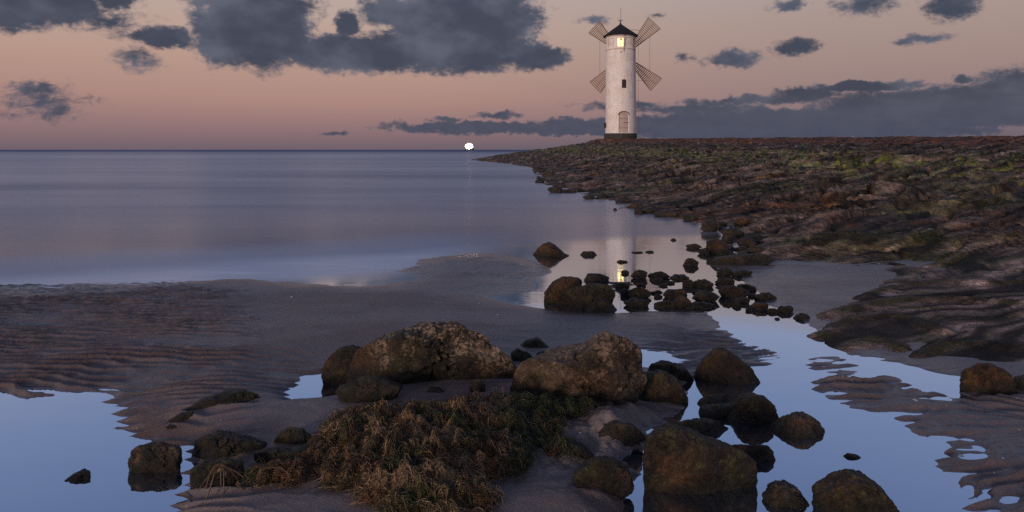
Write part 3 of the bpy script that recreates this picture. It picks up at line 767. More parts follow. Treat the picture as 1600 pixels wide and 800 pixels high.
# ------------------------------------------------------------------ rocks
_ico = {}
def ico(n):
    if n not in _ico:
        bm = bmesh.new(); bmesh.ops.create_icosphere(bm, subdivisions=n, radius=1.0)
        _ico[n] = (np.array([v.co[:] for v in bm.verts]), np.array([[v.index for v in f.verts] for f in bm.faces])); bm.free()
    return _ico[n]
PAL = dict(**{k: tuple(tuple(v*.60 for v in c) for c in cc) for k, cc in dict(brown=((.050, .034, .020), (.022, .017, .011)), pale=((.135, .098, .070), (.045, .028, .018)), rust=((.085, .038, .015), (.028, .016, .010)),
           green=((.040, .042, .014), (.020, .022, .010)), grey=((.070, .064, .062), (.026, .023, .020)), dark=((.034, .028, .022), (.014, .012, .010))).items()})
RN = [0]
def rock(outline, ybase, style='brown', label=None, depth=None, sub=6, rough=1.0, lich=0.0, moss=.4, group=None, name='boulder', cat='rock', sharp=.5, zb=0.0):
    RN[0] += 1; seed = RN[0]
    P = np.array(outline, float)
    wpx = np.ptp(P[:, 0])
    if zb == 0.0:                     # bed the stone on whatever ground lies under its front edge
        xm = P[:, 0].mean()
        for _ in range(4):
            Yq = (H-zb)*F/(ybase-HY); zb = .5*zb + .5*max(0.0, ground_z((xm-CX)/F*Yq, Yq))
    Yf = (H-zb)*F/(ybase-HY)
    dep = (wpx/F*Yf)*(.75 if depth is None else depth)
    Yc = Yf + dep*.45
    X = (P[:, 0]-CX)/F*Yc; Z = H-(P[:, 1]-HY)/F*Yc
    # carry the lower edge down into the ground so the stone is bedded in
    zfloor = zb - max(.012, .10*(Z.max()-zb))
    c = np.array([(X.min()+X.max())/2*.5+X.mean()*.5, zb + (Z.max()-zb)*.30])
    if name == 'boulder': Z = np.where(Z < c[1], np.minimum(Z, np.maximum(zfloor, Z-.02)), Z)
    W, Q = ico(sub); d = W
    th = np.arctan2(d[:, 2], d[:, 0])
    # radius of the outline along each bearing
    px, pz = X-c[0], Z-c[1]; n = len(px)
    tt = np.linspace(-np.pi, np.pi, 361); rad = np.zeros(361)
    for i in range(n):
        ax, az, bx, bz_ = px[i], pz[i], px[(i+1) % n], pz[(i+1) % n]
        cs, sn = np.cos(tt), np.sin(tt); den = cs*(bz_-az)-sn*(bx-ax)
        den = np.where(np.abs(den) < 1e-9, 1e-9, den)
        t = (ax*(bz_-az)-az*(bx-ax))/den; u = (ax*sn-az*cs)/den
        ok = (t > 0) & (u >= -1e-6) & (u <= 1+1e-6); rad = np.where(ok, np.maximum(rad, t), rad)
    ker = np.ones(7)/7; rad = np.convolve(np.concatenate([rad[-4:-1], rad, rad[1:4]]), ker, 'valid')
    Rr = np.interp(th, tt, rad)
    nn = 2.5; q = np.abs(d[:, 1]); hyp = np.hypot(d[:, 0], d[:, 2])
    sc = (q**nn + hyp**nn)**(-1/nn)
    V = np.stack([Rr*np.cos(th)*hyp*sc, d[:, 1]*sc*dep*.5, Rr*np.sin(th)*hyp*sc], 1)
    size = max(np.ptp(V[:, 0]), .5*np.ptp(V[:, 2]))
    # slope the back and front: narrower towards the top, tilted facets
    h01 = np.clip((V[:, 2]-V[:, 2].min())/np.ptp(V[:, 2]), 0, 1)
    V[:, 1] *= 1-.38*h01**1.4
    rs = np.random.RandomState(seed*13+5)
    for k in range(int(9*sharp)+3):          # chip flat planes off the front and back
        nrm = rs.normal(size=3)*np.array([.62, 1, .62]); nrm[1] = np.sign(nrm[1])*(abs(nrm[1])+1.1); nrm /= np.linalg.norm(nrm)
        pr_ = V@nrm; cut = np.percentile(pr_, rs.uniform(80, 96)); ex = np.clip(pr_-cut, 0, None)
        V -= (ex*.88)[:, None]*nrm[None, :]
    o3 = rs.uniform(0, 50, 3)
    nv = V/np.linalg.norm(V/np.array([1, 1, 1]), axis=1)[:, None]
    amp = size*rough
    f1 = fbm3(V/size*2.2+o3, 3); f2 = fbm3(V/size*7+o3, 4, .6); f3 = 1-np.abs(fbm3(V/size*4.5+o3+9, 3))*2
    side = np.clip(q*1.6, .15, 1)
    f4 = np.clip(1-np.abs(fbm3(V/size*3.1+o3+17, 4, .55))*9, 0, 1)
    V += nv*(f1*.05*side + f2*.024 + f3*.016*side - f4*.034*side)[:, None]*amp
    # colour: base with patches; pale crust and moss sit where the growth is
    N3 = nv; up = np.clip(N3[:, 2], 0, 1)
    ca, cb = [np.array(k) for k in PAL[style]]
    m = sstep(-.35, .45, f1 + .5*f2)[:, None]; col = cb*(1-m)+ca*m
    g1 = fbm3(V/size*4.5+o3+20, 5, .7); g2 = fbm3(V*95+o3, 3, .7); g3 = fbm3(V/size*2.3+o3+31, 3)
    mm = (sstep(.0, .5, g1+.3*g2)*moss)[:, None]; col = col*(1-mm)+np.array([.042, .046, .012])*mm
    mr = (sstep(.1, .6, g3+.4*g2)*.38)[:, None]; col = col*(1-mr)+np.array([.095, .045, .018])*mr
    ml = (sstep(.05, .6, .9*g2+.8*g1+.35*g3 - .85 + 1.15*h01 + .8*((V[:, 0]-V[:, 0].min())/np.ptp(V[:, 0])-.6))*lich)[:, None]; col = col*(1-ml)+np.array([.22, .165, .13])*ml
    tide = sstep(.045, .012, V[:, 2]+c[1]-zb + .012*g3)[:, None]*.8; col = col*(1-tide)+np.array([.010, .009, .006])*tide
    loc = np.array([c[0], Yc, zb]); V[:, 2] += c[1]-zb
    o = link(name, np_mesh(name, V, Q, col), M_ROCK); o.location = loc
    tag(o, label, cat, group)
    return o

B = 'boulder'
rock([(546,590),(550,565),(559,542),(576,532),(607,520),(646,508),(675,502),(703,499),(735,500),(750,505),(765,518),(782,537),(799,552),(808,565),(803,585),(778,606),(714,612),(650,614),(586,614),(550,608)], 606, 'brown', 'largest boulder, long brown back with pale barnacle crust on top, behind the seaweed heap', .55, 7, .8, .75, .3, sharp=.8)
rock([(503,577),(513,560),(530,544),(548,539),(566,543),(575,600),(530,616),(508,604)], 606, 'brown', 'dark upright boulder leaning on the left end of the largest boulder', .7, 6, moss=.2)
rock([(526,612),(531,601),(550,591),(569,588),(599,590),(629,603),(615,620),(586,632),(561,638),(533,634)], 631, 'brown', 'rounded brown boulder lying in front of the left end of the largest boulder', .5)
rock([(502,624),(508,616),(516,608),(527,611),(531,622),(520,632)], 628, 'rust', 'small brown stone at the edge of the little round pool', .8, 5)
rock([(733,603),(738,595),(748,592),(758,600),(760,614),(748,621),(735,618)], 617, 'pale', 'small round tan stone on sand between the two big boulders', .8, 5, lich=.3)
rock([(663,612),(671,605),(684,607),(712,615),(695,622),(667,620)], 618, 'dark', 'small flat wet stone in front of the largest boulder', .6, 5)
rock([(777,605),(782,590),(797,575),(812,566),(835,560),(880,554),(908,545),(920,534),(932,520),(950,517),(970,523),(992,535),(1001,550),(1006,572),(1010,590),(1000,610),(985,622),(935,634),(897,642),(860,646),(810,640),(785,632)], 637, 'pale', 'big tan boulder with pale streaked crust and a raised right hump', .5, 7, .9, .62, .25, sharp=1)
rock([(988,600),(1008,584),(1035,579),(1055,590),(1066,606),(1075,622),(1040,634),(1005,634),(990,620)], 629, 'brown', 'dark brown boulder tucked against the right end of the tan boulder', .7)
rock([(1003,574),(1020,569),(1047,566),(1070,575),(1084,586),(1074,600),(1040,602),(1005,594)], 597, 'dark', 'low dark boulder half hidden behind the tan boulder, beside the tiny pool', .8)
rock([(1083,589),(1092,574),(1100,562),(1119,546),(1132,544),(1155,559),(1174,576),(1184,588),(1190,602),(1184,612),(1145,611),(1110,607),(1088,600)], 604, 'rust', 'cone shaped rust brown boulder standing in the pool', .75, 6, .7, moss=.25, sharp=1)
rock([(1083,629),(1095,622),(1106,618),(1130,616),(1147,616),(1148,628),(1112,637),(1093,638)], 635, 'grey', 'thin grey slab tilted in the water below the cone shaped boulder', .5, 5)
rock([(1090,652),(1096,637),(1119,632),(1155,632),(1153,650),(1129,660),(1093,659)], 655, 'dark', 'dark flat topped stone between the grey slab and the mossy stone', .7, 5)
rock([(1129,654),(1145,640),(1153,623),(1174,615),(1194,620),(1210,633),(1218,645),(1215,662),(1190,671),(1145,668)], 666, 'brown', 'mossy domed stone in the pool right of the flat topped stone', .8, moss=.7)
rock([(1052,661),(1070,658),(1090,656),(1135,657),(1145,665),(1150,676),(1125,686),(1090,684),(1062,672)], 682, 'grey', 'long low greenish stone just behind the biggest wet boulder', .5, moss=.5)
rock([(1197,671),(1210,662),(1223,654),(1239,646),(1259,646),(1278,658),(1291,668),(1278,683),(1249,689),(1210,685)], 685, 'grey', 'low ridged grey stone in the middle of the pool, right of the mossy domed stone', .8, moss=.5)
rock([(1006,760),(1006,700),(1013,680),(1030,667),(1055,665),(1080,671),(1115,685),(1140,694),(1165,706),(1182,724),(1187,745),(1184,775),(1165,792),(1135,800),(1050,803),(1008,795)], 787, 'brown', 'biggest wet boulder in the pool at the front, square block with sloping olive top', .55, 7, .6, .1, .55, sharp=.9)
rock([(1140,697),(1170,696),(1208,697),(1216,705),(1215,724),(1190,730),(1150,722)], 725, 'rust', 'short square ended stone sticking out behind the biggest wet boulder', .5, 5, sharp=1)
rock([(1192,782),(1194,771),(1210,758),(1226,754),(1246,763),(1265,776),(1275,787),(1270,798),(1226,803),(1200,799)], 797, 'grey', 'small jagged grey stone in the pool at the front edge', .8, 6, 1.5, .2, .1, sharp=1)
rock([(1275,790),(1278,767),(1301,748),(1327,737),(1350,740),(1372,760),(1398,779),(1415,797),(1418,822),(1285,826)], 818, 'brown', 'dark brown boulder cut by the bottom edge, right of the jagged grey stone', .7, 6, .9, .1, .5)
rock([(1502,612),(1502,595),(1512,577),(1532,569),(1554,570),(1574,582),(1583,598),(1583,616),(1548,624),(1510,624)], 619, 'rust', 'round brown boulder at the end of the narrow channel on the right', .8, moss=.2)
rock([(1582,602),(1590,590),(1608,587),(1630,600),(1620,616),(1590,616)], 612, 'dark', 'dark stone cut by the right edge beside the round brown boulder', .7, 5)
rock([(1317,714),(1324,709),(1340,711),(1348,716),(1335,721)], 718, 'dark', 'tiny dark stone alone in the open pool', .7, 4, name='stone')
rock([(897,738),(915,722),(935,714),(960,716),(980,731),(991,747),(986,772),(945,782),(895,778)], 776, 'brown', 'rounded dark boulder between the seaweed heap and the biggest wet boulder', .7, moss=.3)
rock([(925,676),(945,664),(962,660),(990,664),(1013,680),(995,692),(950,690)], 688, 'pale', 'low sand coated rock behind the rounded dark boulder', .6, 6, moss=.3, zb=.035)
rock([(860,700),(880,688),(905,692),(930,705),(905,716),(870,714)], 712, 'grey', 'low sandy rock at the right edge of the seaweed heap', .6, 6, moss=.4, zb=.03)
rock([(205,712),(208,701),(220,696),(250,693),(274,698),(286,707),(287,728),(280,741),(250,750),(214,748),(206,736)], 743, 'brown', 'squarish rough brown boulder mirrored in the pool on the left', .7, 6, 1.1, .15, .5, sharp=.4)
rock([(292,722),(295,704),(304,689),(328,680),(358,679),(388,686),(415,697),(420,706),(382,718),(352,726),(310,735),(296,732)], 728, 'brown', 'wide mossy boulder right of the squarish boulder', .6, 6, moss=.65)
rock([(293,748),(301,731),(322,719),(352,717),(378,723),(380,745),(352,772),(298,776)], 768, 'brown', 'dark mossy boulder in front of the wide mossy boulder, behind the dead stalks', .6, 6, moss=.5)
rock([(424,690),(436,677),(448,669),(472,670),(486,681),(486,694),(460,702),(430,702)], 698, 'green', 'small dark green dome stone on sand left of the seaweed heap', .7, 5, moss=.8)
rock([(389,716),(400,705),(430,700),(478,700),(492,707),(430,722),(394,738)], 731, 'green', 'long low mossy rock between the wide mossy boulder and the seaweed heap', .5, 6, moss=.8)
rock([(275,640),(295,630),(318,622),(346,614),(376,611),(400,620),(412,634),(382,643),(310,645)], 640, 'green', 'long low green mossy rock on the rippled sand', .45, 6, moss=.9)
rock([(257,660),(280,647),(301,643),(321,654),(304,663),(268,663)], 660, 'green', 'small green mossy rock below the long low green one', .5, 5, moss=.8)
rock([(248,671),(265,664),(287,667),(274,675)], 673, 'green', 'smallest green stone above the squarish boulder', .5, 4, moss=.8, name='stone')
rock([(470,631),(484,626),(496,634),(484,638)], 635, 'dark', 'tiny dark stone in front of the little round pool', .7, 4, name='stone')
rock([(88,750),(105,741),(128,734),(148,734),(146,742),(125,754),(98,755)], 752, 'grey', 'ragged flat dark stone in the pool at lower left', .7, 5, 1.6, .2, .1)
rock([(808,540),(822,531),(840,529),(862,538),(868,547),(835,549)], 546, 'green', 'low green mossy hump on sand above the gap between the big boulders', .6, 5, moss=.9)
rock([(838,552),(855,546),(880,545),(905,553),(880,566),(845,564)], 562, 'dark', 'dark mossy rock just behind the tan boulder', .5, 5, moss=.6)
rock([(798,552),(808,545),(828,552),(838,562),(815,570),(800,566)], 566, 'green', 'mossy rock wedged between the two big boulders', .6, 5, moss=.8)
rock([(905,634),(925,627),(950,630),(962,642),(940,650),(910,648)], 646, 'pale', 'low brown stone at the foot of the tan boulder, left one of two', .6, 5, zb=.03)
rock([(955,634),(972,626),(990,630),(1002,646),(985,652),(960,650)], 649, 'grey', 'low grey brown stone at the foot of the tan boulder, right one of two', .6, 5, zb=.02)
# middle distance
rock([(830,398),(841,388),(849,381),(858,378),(867,383),(884,393),(898,400),(878,405),(841,405)], 402, 'rust', 'pointed brown boulder alone in the shallows left of the lighthouse reflection', .7, 6, .6, moss=.1, sharp=1)
rock([(904,398),(912,393),(927,393),(936,397),(926,402),(908,402)], 400, 'dark', 'low dark stone right of the pointed boulder', .7, 5)
rock([(850,474),(851,458),(861,443),(878,433),(901,433),(914,442),(908,476),(870,482),(852,480)], 477, 'rust', 'tall brown boulder at the left of the middle pair, behind its neighbour', .7, 6, moss=.3)
rock([(871,479),(872,461),(884,449),(907,446),(930,443),(957,444),(962,455),(954,471),(932,484),(878,486)], 481, 'brown', 'broad olive brown boulder in the middle distance in front of its taller neighbour', .5, 6, moss=.6)
rock([(913,484),(924,472),(941,465),(953,470),(967,486),(941,491)], 487, 'brown', 'small lumpy stone against the lower right of the broad olive boulder', .6, 5)
rock([(911,438),(918,427),(927,427),(941,429),(956,435),(950,444),(918,445)], 441, 'dark', 'dark flat stone behind the broad olive boulder, in the shallows', .6, 5)
rock([(1102,390),(1104,377),(1120,373),(1132,376),(1140,388),(1150,398),(1125,401),(1108,399)], 398, 'rust', 'rust coloured blocky rock standing where the shallows meet the embankment', .8, 5, sharp=1, moss=.2)
rock([(1106,412),(1120,403),(1150,399),(1190,396),(1215,404),(1190,416),(1130,419)], 416, 'brown', 'long dark slab at the embankment foot below the rust coloured rock', .5, 6, moss=.5)
rock([(1066,412),(1072,405),(1082,403),(1092,410),(1088,419),(1070,418)], 417, 'brown', 'lone stone in the shallow pool left of the long dark slab', .8, 5)
# scatter of stones where the stream leaves the shallows
CL = [(987,1014,419,437),(1014,1048,420,437),(1014,1040,431,442),(1048,1075,423,437),(960,985,443,450),(967,986,447,462),(984,1014,446,467),(1016,1027,454,460),(975,1014,464,481),(1029,1080,450,468),(1020,1058,467,482),(1054,1078,463,482),(1067,1117,466,484),(1064,1086,434,449),(1080,1116,434,450),(1085,1120,451,474),(1117,1152,432,446),(1118,1170,443,467),(1122,1144,418,432),(1142,1176,415,433),(1146,1173,458,475),(1174,1202,466,486),(1150,1180,440,455),(1180,1212,456,470),(1216,1242,474,490),(1196,1220,482,490),(1240,1266,486,500),(1168,1186,478,486),(963,982,407,411),(985,1006,392,396),(1008,1023,392,395),(1048,1057,373,376),(1072,1094,379,389),(1090,1112,386,398),(1112,1150,386,399),(1140,1165,404,414),(1030,1044,443,448),(1040,1056,438,444)]
rs = random.Random(11)
def blob(x0, x1, y0, y1, rs):
    cx, cy = (x0+x1)/2, (y0+y1)/2; n = 11; a0 = rs.uniform(0, .5)
    return [(cx+(x1-x0)/2*math.cos(a)*rs.uniform(.68, 1.12), cy-(y1-y0)/2*(math.sin(a))*rs.uniform(.7, 1.12)) for a in [a0+2*math.pi*k/n for k in range(n)]]
CLAB = {0: 'flat dark stone of the scatter nearest the right of the yellow window reflection', 1: 'wide stone in the middle of the back row of the scatter', 3: 'rightmost stone of the back row of the scatter',
    6: 'knobbly square stone just right of the broad olive boulder', 8: 'oval stone at the near left corner of the scatter', 9: 'wide low stone in the centre of the scatter', 10: 'front row stone of the scatter between the oval stone and the small upright one',
    11: 'small upright stone in the front row of the scatter', 12: 'wide flat stone at the front right of the scatter, widest of the front row', 14: 'broad rusty stone behind the right half of the scatter', 15: 'blocky stone above the wide flat front right stone',
    17: 'large lumpy stone at the right end of the scatter, above the stream', 19: 'dark stone against the embankment at the upper right of the scatter', 24: 'rusty stone on the sand right of the stream mouth', 27: 'pointed dark stone alone in shallow water right of the yellow window reflection',
    26: 'small flat dark stone in the lighthouse reflection', 30: 'small dark stone in the shallows left of the rust coloured rock'}
rx = random.Random(21)
NCL = len(CL)
for k in range(22):
    cx = rx.uniform(970, 1235); cy = 424 + (cx-975)*.16 + rx.uniform(0, 42); w = rx.uniform(4, 17); h = w*rx.uniform(.25, .55)
    CL.append((cx-w/2, cx+w/2, cy-h, cy))
for ic, (x0, x1, y0, y1) in enumerate(CL):
    y0 += (y1-y0)*rs.uniform(.0, .4); wx_ = (x1-x0)*rs.uniform(-.05, .22); x0 -= wx_/2; x1 += wx_/2
    rock(blob(x0, x1, y0-1, y1+2, rs), y1, rs.choice(['brown', 'dark', 'rust', 'grey', 'brown']), CLAB.get(ic, 'small dark wet stone in the crowded scatter where the stream leaves the shallows'), .8, 5 if x1-x0 > 20 else 4, 1.7,
         moss=.4, group='stones scattered at the mouth of the stream', name='stone', cat='stone', sharp=rs.random())
# stones at the water line of the embankment
SH = [(855,880,292,302),(910,930,305,312),(933,950,303,309),(1075,1093,338,347),(1093,1126,347,363),(836,852,280,286),(957,965,326,329),(1000,1030,326,334),(1022,1060,329,340),(1125,1160,356,370),(1128,1148,368,378),(1150,1180,372,388),(980,1006,318,326),(960,985,312,318),(1165,1200,384,400),(845,870,270,276),(870,905,296,302)]
for k in range(60):
    yy = 262 + 150*rx.random()**1.2; Yw = H*F/(yy-HY); fxw = float(np.interp(Yw, foot_y, foot_x)) + rx.uniform(-.06, .10)*min(Yw/5, 2.5); cx = CX + fxw/Yw*F
    w = rx.uniform(8, 24)*(.5+.5*(yy-240)/170); SH.append((cx-w/2, cx+w/2, yy-w*rx.uniform(.25, .5), yy))
for x0, x1, y0, y1 in SH:
    rock(blob(x0, x1, y0-1, y1+2, rs), y1, rs.choice(['brown', 'dark', 'rust', 'dark']), 'small dark stone at the water line along the foot of the stone embankment', .9, 4, 1.2,
         moss=.4, group='stones along the embankment water line', name='stone', cat='stone', sharp=rs.random())
rock([(1147,349),(1150,343),(1160,340),(1172,341),(1177,348),(1170,356),(1150,356)], 354, 'rust', 'orange brown stone at the foot of the embankment above the scattered stones', .8, 5, lich=.2)

# ------------------------------------------------------------------ seaweed heap
def ribbon_mesh(paths, radii, cols):
    # paths N,S,3 -> three-sided tubes
    N, S, _ = paths.shape
    T = np.gradient(paths, axis=1); T /= np.linalg.norm(T, axis=2, keepdims=True)+1e-9
    up = np.array([.31, .2, .93]); A = np.cross(T, up); A /= np.linalg.norm(A, axis=2, keepdims=True)+1e-9
    Bv = np.cross(T, A)
    tap = np.linspace(1, .35, S)[None, :, None]
    V = np.stack([paths + radii[:, None, None]*tap*(math.cos(a)*A+math.sin(a)*Bv) for a in (0, 2.094, 4.189)], 2)
    idx = np.arange(N*S*3).reshape(N, S, 3)
    Q = []
    for k in range(3):
        Q.append(np.stack([idx[:, :-1, k], idx[:, :-1, (k+1) % 3], idx[:, 1:, (k+1) % 3], idx[:, 1:, k]], -1).reshape(-1, 4))
    C = np.repeat(np.repeat(cols[:, None, None, :], S, 1), 3, 2).reshape(-1, 3)
    return V.reshape(-1, 3), np.concatenate(Q), C
WEED = [  # px centre on the ground, radii in m, height
    (630, 708, .18, .14, .058), (560, 725, .13, .12, .045), (715, 705, .17, .14, .062), (640, 750, .18, .12, .058), (750, 740, .12, .10, .045), (800, 695, .14, .10, .045), (560, 770, .09, .08, .035),
    (850, 668, .15, .06, .030), (905, 668, .08, .05, .018), (670, 805, .15, .10, .045), (440, 770, .12, .06, .022), (870, 720, .06, .05, .02), (780, 670, .15, .07, .035), (570, 690, .13, .08, .03), (500, 745, .08, .08, .025)]
def weed_h(x, y):
    h = 0*x
    for cx, cy, rx, ry, hh in WEED:
        ax, ay = at(cx, cy); h = h + (hh*np.exp(-((x-ax)/rx)**2*1.5-((y-ay)/ry)**2*1.5))**4
    h = h**.25
    return h*(.62+.9*np.abs(fbm2(x*10, y*15, 4, 120, .6)))*.9
def build_weed():
    rg = np.random.RandomState(5)
    xs = np.linspace(-.85, .45, 330); ys = np.linspace(1.15, 2.45, 330)
    X, Y = np.meshgrid(xs, ys); x, y = X.ravel(), Y.ravel()
    g0 = sand_height(x, y); h = weed_h(x, y)
    z = np.where(h > .008, g0 + h*.92 + .012*fbm2(x*32, y*32, 3, 130), g0-.02)
    C = lambda *c: np.array(c)
    def colour(x, y, r, n):
        a = fbm2(x*9, y*12, 3, 140) + .3*r + .35*n; b = fbm2(x*11, y*14, 3, 145)+.4*n
        px = CX + x/y*F
        col = np.where((a > .12)[:, None], C(.125, .070, .028), C(.060, .032, .014))
        col = np.where((a < -.28)[:, None], C(.040, .048, .012), col)
        col = np.where(((b > .18) & (px > 660))[:, None] | ((b > .42))[:, None], C(.035, .048, .013), col)
        col = np.where(((px > 800) & (b > -.35))[:, None], C(.033, .044, .014), col)
        pale = (fbm2(x*9+3, y*12, 3, 150)+.35*n + .9*np.abs(fbm2(x*10, y*15, 4, 120, .6)) > .50) & (px < 800) & (px > 500)
        col = np.where(pale[:, None], C(.27, .20, .13), col)
        return col*np.array([1.05, .92, .76])*(1.08+.45*r)[:, None]
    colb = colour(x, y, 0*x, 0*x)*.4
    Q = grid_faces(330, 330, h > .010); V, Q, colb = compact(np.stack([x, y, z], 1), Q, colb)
    # locks: bundles that share a wandering path, strands fanned round it
    NL, per, S = 3400, 13, 10
    cand = rg.uniform([-.85, 1.15], [.45, 2.45], (60000, 2)); hh = weed_h(cand[:, 0], cand[:, 1])
    cand = cand[(hh > .012) & (rg.uniform(0, 1, len(hh)) < .3+hh*9)][:NL]; NL = len(cand)
    e = .004
    gx = (weed_h(cand[:, 0]+e, cand[:, 1])-weed_h(cand[:, 0]-e, cand[:, 1]))/(2*e); gy = (weed_h(cand[:, 0], cand[:, 1]+e)-weed_h(cand[:, 0], cand[:, 1]-e))/(2*e)
    ang = rg.uniform(0, 2*math.pi, NL)
    L = rg.uniform(.035, .12, NL)
    P0 = np.repeat(cand, per, 0) + rg.normal(0, .009, (NL*per, 2)); A0 = np.repeat(ang, per)+rg.normal(0, .6, NL*per); LL = np.repeat(L, per)*rg.uniform(.5, 1.15, NL*per)
    curl = np.repeat(rg.normal(0, 3.2, NL), per)+rg.normal(0, 1.2, NL*per); lift = np.abs(rg.normal(0, .004, NL*per)) + np.repeat(np.abs(rg.normal(0, .006, NL)), per)
    N = len(P0); pts = np.zeros((N, S, 3)); p = P0.copy(); a = A0.copy()
    for s in range(S):
        t = s/(S-1)
        pts[:, s, 0] = p[:, 0]; pts[:, s, 1] = p[:, 1]; pts[:, s, 2] = lift*math.sin(math.pi*min(1, t*1.05))*1.0 + .002
        a = a + curl/S*2 + rg.normal(0, .40, N)
        p = p + np.stack([np.cos(a), np.sin(a)], 1)*(LL/S)[:, None]
    fx, fy = pts[:, :, 0].ravel(), pts[:, :, 1].ravel()
    hz = weed_h(fx, fy); gz = sand_height(fx, fy)
    pts[:, :, 2] += (np.where(hz > .008, gz+hz*.95+.012*fbm2(fx*32, fy*32, 3, 130), gz+.002)).reshape(N, S)
    V2, Q2, C2 = ribbon_mesh(pts, rg.uniform(.0004, .0010, N), colour(P0[:, 0], P0[:, 1], rg.uniform(-1, 1, N), np.repeat(rg.uniform(-1, 1, NL), per)))
    m, g = new_mat('seaweed')
    colr = g.n('ShaderNodeAttribute', attribute_name='Col').outputs['Color']
    pos = g.n('ShaderNodeNewGeometry').outputs['Position']
    n = g.noise(pos, 90, 4, .6)
    colr = g.mix(g.mr(n, .35, .65), g.mix(1.0, colr, (.55, .55, .5), 'MULTIPLY'), g.mix(1.0, colr, (1.3, 1.25, 1.2), 'MULTIPLY'))
    bmp = g.n('ShaderNodeBump', {'Height': n, 'Distance': .006, 'Strength': .8}).outputs[0]
    b = g.n('ShaderNodeBsdfPrincipled', {'Base Color': colr, 'Roughness': .3, 'Normal': bmp}); g.n('ShaderNodeOutputMaterial', {0: b.outputs[0]})
    Q2 = Q2 + len(V)
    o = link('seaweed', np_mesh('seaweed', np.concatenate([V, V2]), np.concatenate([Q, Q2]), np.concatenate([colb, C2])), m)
    tag(o, 'tangled heap of brown, green and bleached seaweed in front of the big boulders', 'seaweed', None, 'stuff')
build_weed()

# ------------------------------------------------------------------ dead stalks, net scrap, shells
M_ST = simple_mat('dead_stalk', (.085, .048, .024), .65, .001, 60, .45)
def build_stalks():
    rg = random.Random(9)
    ax, ay = at(350, 775); gz = .02
    root = empty('dead_reeds', (ax, ay, gz)); tag(root, 'tuft of dead bent reed stalks at the bottom left of the seaweed', 'dead plant')
    spec = [((322, 775), (345, 722), (372, 760)), ((322, 780), (330, 742), (312, 765)), ((345, 730), (350, 760), (352, 790)), ((300, 770), (340, 782), (400, 795)), ((372, 752), (400, 768), (425, 752)),
            ((395, 765), (392, 738), (410, 730)), ((345, 728), (362, 736), (378, 748)), ((280, 790), (330, 782), (380, 798)), ((340, 800), (352, 770), (345, 728)), ((310, 782), (306, 770), (312, 760)), ((410, 730), (440, 738), (455, 748)), ((330, 790), (370, 770), (400, 785))]
    for a, b, c in spec:
        Y0 = ay+rg.uniform(-.04, .05)
        P = [Vector(((p[0]-CX)/F*Y0-ax, Y0-ay+rg.uniform(-.015, .015), H-(p[1]-HY)/F*Y0-gz)) for p in (a, b, c)]
        P[0].z = max(P[0].z, -.01)
        bm = bmesh.new(); prev = None
        for k in range(9):
            t = k/8; q = P[0]*(1-t)**2 + (P[1]*2-(P[0]+P[2])*.5)*2*t*(1-t) + P[2]*t*t
            if prev is not None: add_bar(bm, prev, q, .0020*(1-.45*t), 5)
            prev = q
        obj('stalk', bm, M_ST, root)
    for (px, py) in ((347, 727), (408, 733), (312, 762), (372, 752)):
        Y0 = ay; c = Vector(((px-CX)/F*Y0-ax, 0, H-(py-HY)/F*Y0-gz)); bm = bmesh.new()
        for k in range(5):
            a = rg.uniform(0, 6.28); q = c+Vector((math.cos(a)*.012, rg.uniform(-.01, .01), -.022+.012*math.sin(a)))
            v = [bm.verts.new(c+Vector((dx, 0, 0))) for dx in (-.002, .002)] + [bm.verts.new((c+q)/2+Vector((dx, .002, 0))) for dx in (.005, -.005)]
            bm.faces.new(v); w = bm.verts.new(q); bm.faces.new((v[3], v[2], w))
        obj('dry_leaf', bm, M_ST, root)
build_stalks()
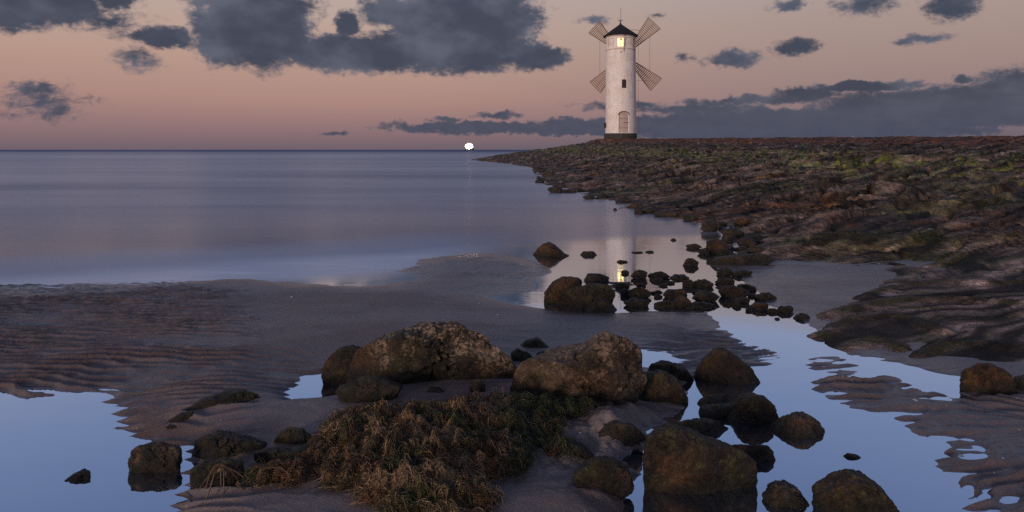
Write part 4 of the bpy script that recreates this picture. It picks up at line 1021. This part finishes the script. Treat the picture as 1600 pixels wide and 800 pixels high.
def build_net():
    ax, ay = at(657, 650, .09); z = float(sand_height(np.array([ax]), np.array([ay]))[0] + weed_h(np.array([ax]), np.array([ay]))[0])+.012
    bm = bmesh.new(); rg = random.Random(4); nx, ny = 12, 5
    g = [[Vector((ax+(-.02+.04*i/nx)+rg.uniform(-.003, .003), ay-.015+.03*j/ny+rg.uniform(-.003, .003), z-.004+.003*math.sin(i*.9)+rg.uniform(-.002, .003))) for j in range(ny+1)] for i in range(nx+1)]
    for i in range(nx+1):
        for j in range(ny+1):
            if i < nx: add_bar(bm, g[i][j], g[i+1][j], .0009, 4)
            if j < ny: add_bar(bm, g[i][j], g[i][j+1], .0009, 4)
    o = obj('net_scrap', bm, simple_mat('turquoise_net', (.01, .13, .10), .5, 0, 40, .2)); tag(o, 'scrap of turquoise fishing net caught in the seaweed', 'net')
build_net()
M_SH = simple_mat('shell', (.62, .60, .56), .35, .0004, 200, .2)
def shell(px, py, s, lab):
    x, y = at(px, py, .02); z = ground_z(x, y)
    bm = bmesh.new(); n = 14; rows = 6; a0 = px*1.7
    V = []
    for i in range(rows+1):
        t = i/rows
        V.append([bm.verts.new((s*t*math.sin(-1.25+2.5*k/n), s*t*math.cos(-1.25+2.5*k/n)*1.05, s*.38*math.sin(t*math.pi*.52+.0)*(1-.5*t)*(1+.06*(-1)**k*t)*math.cos((-1.25+2.5*k/n)*.8)*.9)) for k in range(n+1)])
    for i in range(rows):
        for k in range(n): 
            try: bm.faces.new((V[i][k], V[i][k+1], V[i+1][k+1], V[i+1][k]))
            except Exception: pass
    bmesh.ops.solidify(bm, geom=bm.faces[:], thickness=s*.05)
    o = obj('shell', bm, M_SH, smooth=True); o.location = (x, y, z+s*.06); o.rotation_euler = (.25, .2, a0)
    tag(o, lab, 'shell', 'white shells on the beach')
for a in [(394, 499, .014, 'larger white shell on the dark rippled sand at left'), (405, 501, .008, 'tiny shell just right of the larger white shell'), (467, 724, .007, 'white shell on sand left of the seaweed heap'),
          (900, 709, .008, 'white shell by the low sandy rock right of the seaweed'), (454, 465, .010, 'white shell on the upper sand flat above the little pool'), (1430, 622, .010, 'white shell on sand beside the narrow channel'),
          (1500, 701, .009, 'white shell among the large ripples at lower right'), (1030, 492, .009, 'white shell on the sand below the scattered stones'), (17, 457, .012, 'white shell near the left edge by the sea'), (905, 692, .006, 'small white fleck of shell above the low sandy rock')]:
    shell(*a)
